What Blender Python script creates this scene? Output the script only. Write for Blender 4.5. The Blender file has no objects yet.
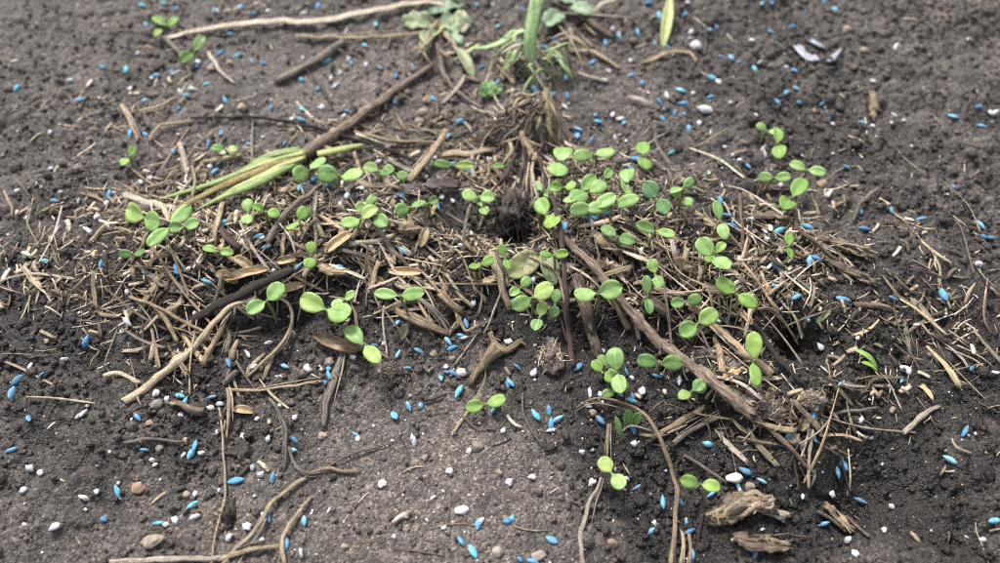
import bpy, bmesh, math, random
import numpy as np
from mathutils import Vector, Matrix, Euler, noise as mnoise

# ------------------------------------------------------------------ camera
R = math.radians
MM = 0.001
PITCH, DIST, FPX = R(57), 0.282, 846.0          # look-down angle, distance to the soil, focal length (px of a 1000 px frame)
scene = bpy.context.scene
cam_d = bpy.data.cameras.new('camera'); cam = bpy.data.objects.new('camera', cam_d)
scene.collection.objects.link(cam); scene.camera = cam
CAM = np.array([0, -DIST*math.cos(PITCH), DIST*math.sin(PITCH)])
cam.location = CAM; cam.rotation_euler = (math.pi/2-PITCH, 0, 0)
cam_d.sensor_fit = 'HORIZONTAL'; cam_d.sensor_width = 36; cam_d.lens = 36*FPX/1000
cam_d.clip_start = 0.005; cam_d.clip_end = 100
cam_d.dof.use_dof = True; cam_d.dof.focus_distance = 0.256; cam_d.dof.aperture_fstop = 7.0
# ------------------------------------------------------------------ sky, sun, exposure
SUN_EL, SUN_AZ = 53, -28                         # soft sun behind thin cloud, beyond the mound and to the left
w = bpy.data.worlds.new('World'); scene.world = w; w.use_nodes = True
nt = w.node_tree; nt.nodes.clear()
sky = nt.nodes.new('ShaderNodeTexSky'); sky.sky_type = 'NISHITA'; sky.sun_disc = False
sky.sun_elevation = R(SUN_EL); sky.sun_rotation = R(SUN_AZ); sky.air_density = 1.0; sky.dust_density = 4.0
hs = nt.nodes.new('ShaderNodeHueSaturation'); hs.inputs['Saturation'].default_value = 0.42
bg = nt.nodes.new('ShaderNodeBackground'); bg.inputs['Strength'].default_value = 0.085
wo = nt.nodes.new('ShaderNodeOutputWorld')
nt.links.new(sky.outputs[0], hs.inputs['Color']); nt.links.new(hs.outputs[0], bg.inputs[0]); nt.links.new(bg.outputs[0], wo.inputs[0])
sl = bpy.data.lights.new('sun', 'SUN'); sl.energy = 1.5; sl.angle = R(13); sl.color = (1, .965, .925)
sun = bpy.data.objects.new('sun', sl); scene.collection.objects.link(sun)
sd = Vector((math.sin(R(SUN_AZ))*math.cos(R(SUN_EL)), math.cos(R(SUN_AZ))*math.cos(R(SUN_EL)), math.sin(R(SUN_EL))))
sun.rotation_euler = sd.to_track_quat('Z', 'Y').to_euler(); sun.location = sd
vs = scene.view_settings; vs.view_transform = 'Standard'; vs.look = 'None'; vs.gamma = 1; vs.exposure = 1.72
scene.cycles.use_denoising = False; scene.cycles.pixel_filter_type = 'BLACKMAN_HARRIS'; scene.cycles.filter_width = 1.1
scene.cycles.max_bounces = 6

random.seed(7); rng = np.random.default_rng(7)
COL = scene.collection

# ------------------------------------------------------------------ pixel <-> place
def ray(px, py):
    cp, sp = math.cos(PITCH), math.sin(PITCH)
    a, b = (px-500)/FPX, (281.5-py)/FPX
    return np.array([a, cp+b*sp, -sp+b*cp])
def at0(px, py):
    d = ray(px, py); t = -CAM[2]/d[2]; return CAM+d*t
def to_px(x, y, z=0.0):
    cp, sp = math.cos(PITCH), math.sin(PITCH)
    dx, dy, dz = x-CAM[0], y-CAM[1], z-CAM[2]
    dep = dy*cp-dz*sp; up = dy*sp+dz*cp
    return 500+FPX*dx/dep, 281.5-FPX*up/dep
# ------------------------------------------------------------------ noise on arrays
def vnoise(x, y, s, seed):
    r = np.random.default_rng(seed).random((256, 256))
    X, Y = x/s+97.3, y/s+51.7
    i, j = np.floor(X).astype(int), np.floor(Y).astype(int); fx, fy = X-i, Y-j
    fx = fx*fx*(3-2*fx); fy = fy*fy*(3-2*fy); i &= 255; j &= 255; i1, j1 = (i+1)&255, (j+1)&255
    return ((r[i,j]*(1-fx)+r[i1,j]*fx)*(1-fy)+(r[i,j1]*(1-fx)+r[i1,j1]*fx)*fy)*2-1
def fbm(x, y, s, seed, o=4):
    v = 0; a = 1; t = 0
    for k in range(o): v = v+a*vnoise(x, y, s/2**k, seed+k); t += a; a *= .55
    return v/t
def clods(x, y, s, seed):
    """rounded lumps of about s across: height 0..1"""
    g = np.random.default_rng(seed); jx, jy, rr = g.random((256,256)), g.random((256,256)), g.random((256,256))
    X, Y = x/s+93.1, y/s+61.9; i, j = np.floor(X).astype(int), np.floor(Y).astype(int)
    best = np.zeros_like(X)
    for a in (-1,0,1):
        for b in (-1,0,1):
            u, v = (i+a)&255, (j+b)&255
            rad = .35+.5*rr[u,v]
            d2 = ((i+a+jx[u,v]-X)**2+(j+b+jy[u,v]-Y)**2)/rad**2
            best = np.maximum(best, np.sqrt(np.clip(1-d2, 0, 1))*rad)
    return best
def gblob(px, py, lst):
    v = 0
    for (cx, cy, rx, ry, a) in lst: v = v+a*np.exp(-(((px-cx)/rx)**2+((py-cy)/ry)**2))
    return v
# ------------------------------------------------------------------ the lie of the land
MOUNDS = [(430,245,72,22,9),(520,140,12,16,9),(655,250,48,30,7),(215,265,42,24,5),(770,300,40,28,4),(720,405,40,20,4),(260,140,60,25,2),
          (810,400,12,9,5),(560,362,9,7,3),(392,376,8,6,2.5),(850,260,30,22,4),(60,250,60,30,4),(955,300,50,40,4),
          (513,240,9,10,-12),(797,350,9,7,-14),(858,500,15,13,-14),(160,47,5,4,-4),(757,205,11,2.6,-5),(290,322,13,7,-5),(590,345,13,7,-5),
          (457,230,9,8,-8),(690,345,14,6,-4),(640,470,22,15,-2),(350,100,8,5,-2),(440,72,8,4,-3),(735,262,6,6,-3),(700,430,12,6,-3)]
MW = [(*at0(a,b)[:2], c*MM, d*MM, e*MM) for a,b,c,d,e in MOUNDS]
def macro(x, y):
    z = 0
    for (cx, cy, rx, ry, a) in MW: z = z+a*np.exp(-((x-cx)/rx)**2-((y-cy)/ry)**2)
    return z+2.2*MM*fbm(x, y, .06, 11, 3)
PACKED = [(425,490,150,85,1.0),(350,80,120,45,.75),(600,95,90,40,.5),(230,150,90,30,.45),(560,430,60,40,.3),(560,540,70,50,.6),(240,490,50,50,.35)]
MOIST_SHADE = [(770,470,150,130,1.0),(640,480,70,90,.62),(480,290,260,55,.85),(200,330,110,70,.8),(180,460,120,70,.35),(790,330,110,70,.7),
         (790,130,120,110,.5),(560,380,70,50,.6),(20,330,110,150,.5),(980,360,90,200,.6),(457,228,30,24,.6),(515,240,20,24,.6),(797,350,30,24,.5)]  # damp soil zones; last two blobs paint hollow shade into the soil colour
BAND = [(440,250,150,55,1.0),(250,250,130,55,.85),(650,250,90,65,.95),(720,330,90,60,.8),(790,260,60,60,.55),(540,180,50,40,.7),(180,330,80,50,.6),
        (400,140,110,30,.45),(760,410,70,40,.5),(60,270,90,60,.45),(930,330,80,90,.4),(200,220,80,40,.6),(160,120,60,40,.25),(820,420,60,40,.4),
        (457,228,24,20,-1.3),(517,240,15,24,-.9),(290,325,38,17,-.9),(592,345,32,16,-1),(797,350,24,18,-1),(690,352,24,12,-.5),(640,335,20,10,-.5),(735,262,14,14,-.5)]
def packed(px, py): return np.clip(gblob(px, py, PACKED), 0, 1)
def moist_shade(px, py): return np.clip(gblob(px, py, MOIST_SHADE)+.34*(1-packed(px, py)), 0, 1)
def band(px, py): return np.clip(gblob(px, py, BAND), 0, 1)

def axis(a, b, step, far):
    inner = list(np.arange(a, b+step/2, step)); lo, hi = [], []
    s, v = step, a
    while v > -far: s *= 1.35; v -= s; lo.append(v)
    s, v = step, b
    while v < far: s *= 1.35; v += s; hi.append(v)
    return np.array(lo[::-1]+inner+hi)
XS = axis(-.222, .222, .00046, 4.0); YS = axis(-.102, .152, .00046, 4.0)
GX, GY = np.meshgrid(XS, YS, indexing='ij')
near = np.exp(-np.clip(np.hypot(np.maximum(np.abs(GX)-.3,0), np.maximum(np.abs(GY)-.25,0))/.25,0,30))
CX, CY = np.clip(GX,-.6,.6), np.clip(GY,-.14,.5)
PX, PY = to_px(CX, CY)
pk = packed(PX, PY); ms = moist_shade(PX, PY)
rough = np.clip(1.35-1.15*pk-.25/(1+np.exp((PX-480)/40)), .22, 1.4)
warpx = GX+.0012*fbm(GX,GY,.006,71,2); warpy = GY+.0012*fbm(GX,GY,.006,81,2)
H = macro(GX, GY)
H = H + rough*MM*(3.2*clods(warpx,warpy,.011,21)*np.clip(.4+vnoise(GX,GY,.03,5),0,1)+2.1*clods(warpx,warpy,.0052,22)*np.clip(.55+vnoise(GX,GY,.02,6),0,1)
      +.75*clods(warpx,warpy,.0024,23)+.36*clods(GX,GY,.0012,24)) + MM*(1.5*fbm(GX,GY,.018,31,4)+.42*fbm(GX,GY,.0028,41,3)*(.5+.5*rough))
H = H*near
# resting surface: local top of the lumps, smoothed
def shift(A, i, j): return np.roll(np.roll(A, i, 0), j, 1)
Hs = H.copy()
for i in (-2,0,2):
    for j in (-2,0,2): Hs = np.maximum(Hs, shift(H,i,j))
for k in (1,2,4): Hs = (Hs+shift(Hs,k,0)+shift(Hs,-k,0)+shift(Hs,0,k)+shift(Hs,0,-k))/5
Hs = .6*Hs+.4*H
def samp(A, x, y):
    i = int(min(max(np.searchsorted(XS,x)-1,0),len(XS)-2)); j = int(min(max(np.searchsorted(YS,y)-1,0),len(YS)-2))
    fx = (x-XS[i])/(XS[i+1]-XS[i]); fy = (y-YS[j])/(YS[j+1]-YS[j])
    return (A[i,j]*(1-fx)+A[i+1,j]*fx)*(1-fy)+(A[i,j+1]*(1-fx)+A[i+1,j+1]*fx)*fy
def sampv(A, x, y):
    i = np.clip(np.searchsorted(XS,x)-1,0,len(XS)-2); j = np.clip(np.searchsorted(YS,y)-1,0,len(YS)-2)
    fx = (x-XS[i])/(XS[i+1]-XS[i]); fy = (y-YS[j])/(YS[j+1]-YS[j])
    return (A[i,j]*(1-fx)+A[i+1,j]*fx)*(1-fy)+(A[i,j+1]*(1-fx)+A[i+1,j+1]*fx)*fy
def P(px, py, h=0.0):
    """the place seen at a pixel, h mm above the resting surface"""
    d = ray(px, py); z = 0
    for k in range(14):
        t = (z-CAM[2])/d[2]; p = CAM+d*t; z = .5*z+.5*(samp(Hs,p[0],p[1])+h*MM)
    t = (z-CAM[2])/d[2]; return Vector(CAM+d*t)
def mmpx(py):                                     # mm for one pixel at that row
    d = ray(500, py); return (CAM[2]/-d[2])/FPX*1000

# ------------------------------------------------------------------ materials
def mat(name):
    m = bpy.data.materials.new(name); m.use_nodes = True; t = m.node_tree; t.nodes.clear()
    o = t.nodes.new('ShaderNodeOutputMaterial'); b = t.nodes.new('ShaderNodeBsdfPrincipled'); t.links.new(b.outputs[0], o.inputs[0])
    return m, t, b, o
def N(t, typ, **kw):
    n = t.nodes.new(typ)
    for k, v in kw.items():
        if k in n.inputs: n.inputs[k].default_value = v
        else: setattr(n, k, v)
    return n
def L(t, a, b): t.links.new(a, b)
def ramp(t, src, stops):
    r = N(t, 'ShaderNodeValToRGB'); e = r.color_ramp.elements
    while len(e) < len(stops): e.new(.5)
    for k, (p, c) in enumerate(stops): e[k].position = p; e[k].color = (*c, 1)
    L(t, src, r.inputs[0]); return r.outputs[0]
def mixc(t, f, a, b, mode='MIX'):
    m = N(t, 'ShaderNodeMix', data_type='RGBA', blend_type=mode)
    for s, v in ((m.inputs[0], f), (m.inputs[6], a), (m.inputs[7], b)):
        if isinstance(v, (int, float)): s.default_value = v
        elif isinstance(v, tuple): s.default_value = (*v, 1)
        else: L(t, v, s)
    return m.outputs[2]
def tnoise(t, vec, scale, detail=4, rough=.6):
    n = N(t, 'ShaderNodeTexNoise', Scale=scale, Detail=detail, Roughness=rough); L(t, vec, n.inputs['Vector']); return n.outputs[0]
def mth(t, op, a, b=None, clamp=False):
    n = N(t, 'ShaderNodeMath', operation=op, use_clamp=clamp)
    for i, v in enumerate((a, b)):
        if v is None: continue
        if isinstance(v, (int, float)): n.inputs[i].default_value = v
        else: L(t, v, n.inputs[i])
    return n.outputs[0]
def bump(t, b, h, strength, dist):
    n = N(t, 'ShaderNodeBump', Strength=strength, Distance=dist); L(t, h, n.inputs['Height']); L(t, n.outputs[0], b.inputs['Normal'])

def soil_mat(name, island):
    m, t, b, o = mat(name)
    pos = N(t, 'ShaderNodeNewGeometry').outputs['Position']
    at = N(t, 'ShaderNodeAttribute', attribute_name='moist_shade').outputs['Fac']
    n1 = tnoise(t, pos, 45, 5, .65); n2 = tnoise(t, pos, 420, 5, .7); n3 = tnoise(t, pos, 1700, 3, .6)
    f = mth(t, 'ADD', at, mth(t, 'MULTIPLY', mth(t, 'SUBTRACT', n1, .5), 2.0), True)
    def cells(sc):
        v = N(t, 'ShaderNodeTexVoronoi', Scale=sc); L(t, pos, v.inputs['Vector']); s = N(t, 'ShaderNodeSeparateColor'); L(t, v.outputs['Color'], s.inputs[0]); return s, v.outputs['Distance']
    g1, d1 = cells(1150); g2, d2 = cells(2300)
    dry = ramp(t, n2, [(.25,(.054,.046,.041)),(.5,(.106,.092,.083)),(.75,(.19,.169,.155))])
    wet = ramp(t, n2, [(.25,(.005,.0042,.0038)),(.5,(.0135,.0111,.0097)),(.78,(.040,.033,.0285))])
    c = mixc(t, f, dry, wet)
    c = mixc(t, 1.0, c, ramp(t, g1.outputs[0], [(0,(.55,.54,.53)),(.5,(.95,.95,.95)),(.85,(1.3,1.27,1.22)),(1,(1.9,1.78,1.65))]), 'MULTIPLY')
    c = mixc(t, 1.0, c, ramp(t, g2.outputs[1], [(0,(.6,.6,.6)),(.5,(.98,.98,.98)),(.9,(1.35,1.3,1.27)),(1,(2.2,2.1,2.0))]), 'MULTIPLY')
    grain = ramp(t, n3, [(.60,(0,0,0)),(.70,(1,1,1))])
    c = mixc(t, mth(t, 'MULTIPLY', grain, mth(t, 'SUBTRACT', .42, mth(t, 'MULTIPLY', f, .3))), c, mixc(t, n1, (.24,.20,.165), (.30,.275,.26)))
    if island:
        ri = N(t, 'ShaderNodeNewGeometry').outputs['Random Per Island']
        c = mixc(t, 1.0, c, ramp(t, ri, [(0,(.62,.60,.58)),(.5,(1,1,1)),(.9,(1.25,1.2,1.15)),(1,(1.6,1.45,1.3))]), 'MULTIPLY')
    L(t, c, b.inputs['Base Color'])
    L(t, mth(t, 'SUBTRACT', .85, mth(t, 'MULTIPLY', f, .42)), b.inputs['Roughness'])
    b.inputs['Specular IOR Level'].default_value = .48
    hh = mth(t, 'SUBTRACT', mth(t, 'ADD', n2, mth(t, 'MULTIPLY', n3, .5)), mth(t, 'ADD', mth(t, 'MULTIPLY', d1, .5), mth(t, 'MULTIPLY', d2, .3))); bump(t, b, hh, .9, .0011)
    return m
M = {}
M['soil'] = soil_mat('soil', False); M['crumb'] = soil_mat('soil_crumb', True)

def fibre(name, dark, mid, light, stain=.45, rough=.7, bmp=.9):
    m, t, b, o = mat(name)
    tc = N(t, 'ShaderNodeTexCoord'); uv = N(t, 'ShaderNodeMapping'); uv.inputs['Scale'].default_value = (120, 9, 1); L(t, tc.outputs['UV'], uv.inputs['Vector'])
    oi = N(t, 'ShaderNodeObjectInfo').outputs['Random']
    off = N(t, 'ShaderNodeVectorMath', operation='ADD'); L(t, uv.outputs[0], off.inputs[0])
    k = N(t, 'ShaderNodeCombineXYZ'); L(t, mth(t, 'MULTIPLY', oi, 90), k.inputs[2]); L(t, k.outputs[0], off.inputs[1])
    n = tnoise(t, off.outputs[0], 1.0, 5, .65)
    c = ramp(t, n, [(.36,dark),(.5,mid),(.63,light)])
    fine = N(t, 'ShaderNodeMapping'); fine.inputs['Scale'].default_value = (5, 4.5, 1); L(t, off.outputs[0], fine.inputs['Vector']); nf = tnoise(t, fine.outputs[0], 1.0, 4, .7)
    c = mixc(t, 1.0, c, ramp(t, nf, [(.36,(.42,.39,.37)),(.5,(1,1,1)),(.64,(1.35,1.35,1.33))]), 'MULTIPLY')
    pos = N(t, 'ShaderNodeNewGeometry').outputs['Position']
    d = tnoise(t, pos, 260, 5, .7)
    c = mixc(t, mth(t, 'MULTIPLY', ramp(t, d, [(.5,(0,0,0)),(.68,(1,1,1))]), stain), c, (.04,.03,.023))
    tone = N(t, 'ShaderNodeObjectInfo').outputs['Color']      # each piece has its own shade of dry plant
    c = mixc(t, 1.0, c, tone, 'MULTIPLY')
    ri = N(t, 'ShaderNodeNewGeometry').outputs['Random Per Island']
    c = mixc(t, 1.0, c, ramp(t, ri, [(0,(.8,.8,.8)),(1,(1.1,1.1,1.1))]), 'MULTIPLY')
    L(t, c, b.inputs['Base Color']); b.inputs['Roughness'].default_value = rough; b.inputs['Specular IOR Level'].default_value = .35
    bump(t, b, mth(t, 'ADD', mth(t, 'ADD', n, nf), mth(t, 'MULTIPLY', d, .8)), bmp, .0006)
    return m
M['straw'] = fibre('dry_straw', (.20,.15,.092), (.43,.345,.23), (.62,.53,.39))
M['pale'] = fibre('bleached_straw', (.30,.25,.19), (.46,.40,.32), (.62,.57,.49), .3)
M['grey'] = fibre('weathered_stem', (.10,.085,.07), (.20,.17,.14), (.33,.29,.25))
M['twig'] = fibre('brown_bark', (.07,.052,.038), (.15,.115,.085), (.28,.225,.175))
M['tanwood'] = fibre('tan_wood', (.17,.122,.076), (.35,.262,.17), (.53,.425,.295))
M['red'] = fibre('reddish_stem', (.035,.022,.022), (.07,.045,.043), (.15,.105,.095))
M['bark'] = fibre('pinkish_tan_bark', (.085,.062,.046), (.21,.158,.117), (.36,.29,.225), .7)
M['dark'] = fibre('black_rotten_bark', (.010,.009,.008), (.022,.018,.015), (.06,.05,.043))
M['wood'] = fibre('rotten_wood', (.10,.072,.043), (.25,.19,.12), (.46,.375,.25), .55)
M['green'] = fibre('green_blade', (.10,.165,.045), (.17,.25,.075), (.31,.37,.16), .3, .45, .3)
M['palegreen'] = fibre('pale_green_blade', (.18,.30,.10), (.28,.42,.17), (.42,.54,.30), .12, .45, .3)
M['yellowgreen'] = fibre('yellowing_blade', (.22,.26,.08), (.33,.38,.14), (.46,.48,.22), .2, .5, .3)
M['fadedblade'] = fibre('fading_blade', (.16,.13,.06), (.33,.24,.10), (.30,.34,.13), .35, .55)
M['plastic'] = fibre('milky_plastic', (.19,.21,.25), (.25,.27,.32), (.32,.34,.39), .12, .35, .3)

def leaf_mat(name, a, bcol, c3, transl=.35, vein=True, spots=.0):
    m, t, b, o = mat(name)
    tc = N(t, 'ShaderNodeTexCoord'); oi = N(t, 'ShaderNodeObjectInfo').outputs['Random']
    pos = N(t, 'ShaderNodeNewGeometry').outputs['Position']
    n = tnoise(t, pos, 330, 4, .6); n2 = tnoise(t, pos, 1500, 3, .6)
    c = ramp(t, n, [(.3,a),(.5,bcol),(.72,c3)])
    c = mixc(t, 1.0, c, ramp(t, oi, [(0,(.72,.78,.75)),(.4,(.95,.97,.9)),(.8,(1.08,1.04,1)),(1,(1.35,1.12,.95))]), 'MULTIPLY')
    sx = N(t, 'ShaderNodeSeparateXYZ'); L(t, tc.outputs['UV'], sx.inputs[0])
    rib = mth(t, 'SUBTRACT', 1, mth(t, 'MULTIPLY', mth(t, 'ABSOLUTE', sx.outputs[1]), 9), True)
    c = mixc(t, mth(t, 'MULTIPLY', rib, .35), c, tuple(min(1, v*1.5) for v in c3))
    dirt = tnoise(t, pos, 700, 3, .5)
    c = mixc(t, mth(t, 'MULTIPLY', ramp(t, dirt, [(.66-spots,(0,0,0)),(.72-spots,(1,1,1))]), .55), c, (.07,.055,.03))
    L(t, c, b.inputs['Base Color']); b.inputs['Roughness'].default_value = .46; b.inputs['Specular IOR Level'].default_value = .38
    tr = N(t, 'ShaderNodeBsdfTranslucent'); L(t, mixc(t, .5, c, (.30,.50,.06)), tr.inputs[0])
    mx = N(t, 'ShaderNodeMixShader'); mx.inputs[0].default_value = transl; L(t, b.outputs[0], mx.inputs[1]); L(t, tr.outputs[0], mx.inputs[2]); L(t, mx.outputs[0], o.inputs[0])
    bump(t, b, mth(t, 'ADD', n, mth(t, 'MULTIPLY', n2, .5)), .25, .0003)
    return m
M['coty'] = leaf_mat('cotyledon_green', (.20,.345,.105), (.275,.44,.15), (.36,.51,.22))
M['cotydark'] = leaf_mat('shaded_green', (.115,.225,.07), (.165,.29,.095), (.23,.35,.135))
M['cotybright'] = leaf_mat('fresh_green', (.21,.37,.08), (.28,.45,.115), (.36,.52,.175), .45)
M['weed'] = leaf_mat('bluish_weed_green', (.13,.21,.12), (.19,.27,.165), (.27,.35,.235), .15, spots=.04)
M['bluecoty'] = leaf_mat('bluish_cotyledon', (.15,.29,.12), (.22,.37,.17), (.31,.45,.24), .3)
M['paleyellow'] = leaf_mat('pale_yellow_leaf', (.33,.38,.13), (.43,.48,.20), (.52,.53,.29), .35, spots=.03)
M['dull'] = leaf_mat('dull_grey_green', (.12,.17,.08), (.19,.24,.13), (.28,.32,.20), .15, spots=.08)
M['dryleaf'] = leaf_mat('dry_tan_leaf', (.25,.17,.09), (.38,.28,.16), (.50,.40,.25), .12, spots=.05)
M['brownleaf'] = leaf_mat('brown_dead_leaf', (.09,.06,.035), (.17,.12,.07), (.30,.22,.14), .1, spots=.06)
M['darkleaf'] = leaf_mat('dark_dead_leaf', (.035,.025,.025), (.06,.045,.045), (.10,.08,.075), .05)
M['stem'] = fibre('seedling_stem', (.20,.22,.09), (.30,.33,.14), (.40,.42,.22), .1, .5)

def lump_mat(name, a, b_, c_, rough=.85, scale=900, bmp=.5, rnd=True, speck=None, tones=None, dust=0):
    m, t, b, o = mat(name)
    pos = N(t, 'ShaderNodeNewGeometry').outputs['Position']; n = tnoise(t, pos, scale, 4, .65)
    c = ramp(t, n, [(.3,a),(.5,b_),(.72,c_)])
    if rnd:
        oi = N(t, 'ShaderNodeObjectInfo').outputs['Random']
        c = mixc(t, 1.0, c, ramp(t, oi, tones or [(0,(.72,.74,.76)),(.5,(1,1,1)),(1,(1.18,1.12,1.1))]), 'MULTIPLY')
    if dust:
        n3 = tnoise(t, pos, 420, 4, .7); c = mixc(t, mth(t, 'MULTIPLY', ramp(t, n3, [(.45,(0,0,0)),(.7,(1,1,1))]), dust), c, (.12,.10,.085))
    if speck:
        n2 = tnoise(t, pos, scale*.6, 3, .6)
        c = mixc(t, mth(t, 'MULTIPLY', ramp(t, n2, [(.57,(0,0,0)),(.66,(1,1,1))]), .7), c, speck)
    L(t, c, b.inputs['Base Color']); b.inputs['Roughness'].default_value = rough; b.inputs['Specular IOR Level'].default_value = .3
    bump(t, b, n, bmp, .0003); return m
M['blue'] = lump_mat('blue_seed_coat', (.06,.21,.37), (.10,.30,.49), (.20,.43,.61), .7, 1100, .6, speck=(.07,.16,.26), dust=.6, tones=[(0,(.5,.52,.55)),(.25,(.8,.82,.85)),(.55,(1,1,1)),(.8,(1.5,1.2,1.05)),(.93,(1.1,1.35,1.0)),(1,(2.2,1.45,1.15))])
M['white'] = lump_mat('white_granule', (.38,.375,.375), (.50,.50,.515), (.60,.60,.615), .9, 1000, .6, speck=(.42,.38,.35))
M['stone_grey'] = lump_mat('grey_stone', (.14,.125,.11), (.21,.19,.17), (.30,.27,.245), .8, 500)
M['stone_tan'] = lump_mat('tan_stone', (.16,.125,.092), (.24,.195,.15), (.34,.29,.235), .8, 500)
M['stone_orange'] = lump_mat('orange_stone', (.17,.11,.075), (.24,.165,.115), (.33,.245,.18), .8, 500)
M['stone_pale'] = lump_mat('pale_stone', (.38,.35,.34), (.48,.46,.45), (.60,.58,.58), .8, 500)
def sand_mat():
    m, t, b, o = mat('sand_grains')
    ri = N(t, 'ShaderNodeNewGeometry').outputs['Random Per Island']
    L(t, ramp(t, ri, [(0,(.12,.10,.085)),(.35,(.22,.185,.15)),(.6,(.33,.28,.235)),(.78,(.30,.20,.13)),(.86,(.50,.46,.42)),(1,(.66,.64,.63))]), b.inputs['Base Color'])
    b.inputs['Roughness'].default_value = .6; return m
M['sand'] = sand_mat()
def chaff_mat():
    m, t, b, o = mat('chaff')
    g = N(t, 'ShaderNodeNewGeometry'); ri = g.outputs['Random Per Island']
    n = tnoise(t, g.outputs['Position'], 600, 4, .7)
    c = ramp(t, ri, [(0,(.015,.012,.010)),(.22,(.055,.043,.032)),(.42,(.17,.135,.092)),(.72,(.37,.295,.20)),(.9,(.55,.46,.34)),(1,(.68,.61,.5))])
    c = mixc(t, ramp(t, n, [(.45,(0,0,0)),(.75,(1,1,1))]), c, (.05,.037,.028))
    L(t, c, b.inputs['Base Color']); b.inputs['Roughness'].default_value = .75; b.inputs['Specular IOR Level'].default_value = .3; return m
M['chaff'] = chaff_mat()

# ------------------------------------------------------------------ object helpers
def mesh(name, v, f, uv=None):
    me = bpy.data.meshes.new(name); me.from_pydata([tuple(p) for p in v], [], f)
    me.polygons.foreach_set('use_smooth', [True]*len(me.polygons))
    if uv is not None:
        u = me.uv_layers.new(name='UVMap'); idx = np.empty(len(me.loops), np.int32); me.loops.foreach_get('vertex_index', idx)
        u.data.foreach_set('uv', np.asarray(uv, np.float32)[idx].ravel())
    me.update(); return me
TONE = random.Random(12)
def obj(name, me, m, parent=None, loc=None):
    o = bpy.data.objects.new(name, me); COL.objects.link(o)
    if me is not None and m is not None and not me.materials: me.materials.append(M[m])
    if loc is not None: o.location = loc
    k = TONE.gauss(1,.09); o.color = (k*1.02, k, k*.98, 1)
    if parent is not None: o.parent = parent
    return o
def tag(o, label, cat, group=None, kind=None):
    o['label'] = label; o['category'] = cat
    if group: o['group'] = group
    if kind: o['kind'] = kind
    return o
LAND = []                                          # (px, py, phrase) of things others are described by
def bulk(name, v, f, m, label, cat, attr=None):
    me = bpy.data.meshes.new(name); v = np.asarray(v, np.float32); f = np.asarray(f, np.int32)
    me.vertices.add(len(v)); me.vertices.foreach_set('co', v.ravel()); n = f.shape[1]
    me.loops.add(f.size); me.loops.foreach_set('vertex_index', f.ravel()); me.polygons.add(len(f))
    me.polygons.foreach_set('loop_start', np.arange(0, f.size, n, dtype=np.int32)); me.polygons.foreach_set('loop_total', np.full(len(f), n, np.int32))
    me.polygons.foreach_set('use_smooth', np.ones(len(f), bool))
    if attr is not None:
        a = me.attributes.new('moist_shade', 'FLOAT', 'POINT'); a.data.foreach_set('value', np.asarray(attr, np.float32))
    me.update(calc_edges=True); me.validate(); o = obj(name, me, m)
    if label: tag(o, label, cat)
    return o

# ------------------------------------------------------------------ ground
nx, ny = len(XS), len(YS)
idx = np.arange(nx*ny).reshape(nx, ny)
quads = np.stack([idx[:-1,:-1].ravel(), idx[1:,:-1].ravel(), idx[1:,1:].ravel(), idx[:-1,1:].ravel()], 1)
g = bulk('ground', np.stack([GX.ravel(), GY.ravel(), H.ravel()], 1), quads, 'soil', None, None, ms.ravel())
g['kind'] = 'structure'; g['label'] = 'dark grey brown bare soil, packed in front and crumbly beyond'; 

# crumbs, sand and chaff: nobody could count them
def ico(sub):
    bm = bmesh.new(); bmesh.ops.create_icosphere(bm, subdivisions=sub, radius=1); bm.verts.ensure_lookup_table()
    v = np.array([x.co[:] for x in bm.verts]); f = np.array([[q.index for q in p.verts] for p in bm.faces]); bm.free(); return v, f
def lumps(n_try, sub, smin, smax, dens, power=2.2, sink=.25, jag=.2):
    x = rng.uniform(-.23,.23,n_try); y = rng.uniform(-.105,.16,n_try); px, py = to_px(x, y)
    keep = rng.random(n_try) < dens(px, py); x, y, px, py = x[keep], y[keep], px[keep], py[keep]; n = len(x)
    s = (smin+(smax-smin)*rng.random(n)**power)*MM/2
    v, f = ico(sub); nv = len(v)
    V = v[None]*(1+rng.normal(0,jag,(n,nv,1)))*rng.uniform(.65,1.25,(n,1,3))
    a = rng.uniform(0,6.28,n); ca, sa = np.cos(a)[:,None], np.sin(a)[:,None]
    V = np.stack([V[...,0]*ca-V[...,1]*sa, V[...,0]*sa+V[...,1]*ca, V[...,2]*.85], -1)*s[:,None,None]
    z = sampv(H, x, y)+s*(1-2*sink)
    V += np.stack([x,y,z],-1)[:,None,:]
    F = f[None]+np.arange(n)[:,None,None]*nv
    return V.reshape(-1,3), F.reshape(-1,3), np.repeat(moist_shade(px,py), nv)
crd = lambda px, py: np.clip(.62+1.5*fbm(px,py,70,301,3),.2,1.5)*np.clip(.5-.36*packed(px,py)+.55*gblob(px,py,[(640,490,85,80,1),(190,450,90,80,.55),(800,470,110,110,.6),(760,120,150,110,.3),(560,390,60,30,.5),(290,330,60,30,.6),(450,350,60,25,.5)]), .05, 1)
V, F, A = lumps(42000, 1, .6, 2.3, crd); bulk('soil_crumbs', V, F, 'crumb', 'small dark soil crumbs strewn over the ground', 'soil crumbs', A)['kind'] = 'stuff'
V, F, A = lumps(5200, 2, 2.0, 4.6, lambda a,b: .6*crd(a,b)*(1-.8*packed(a,b)), 2.6, .42, .12); bulk('soil_clods', V, F, 'crumb', 'larger rounded clods of dark earth among the crumbs', 'soil clods', A)['kind'] = 'stuff'
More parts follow.
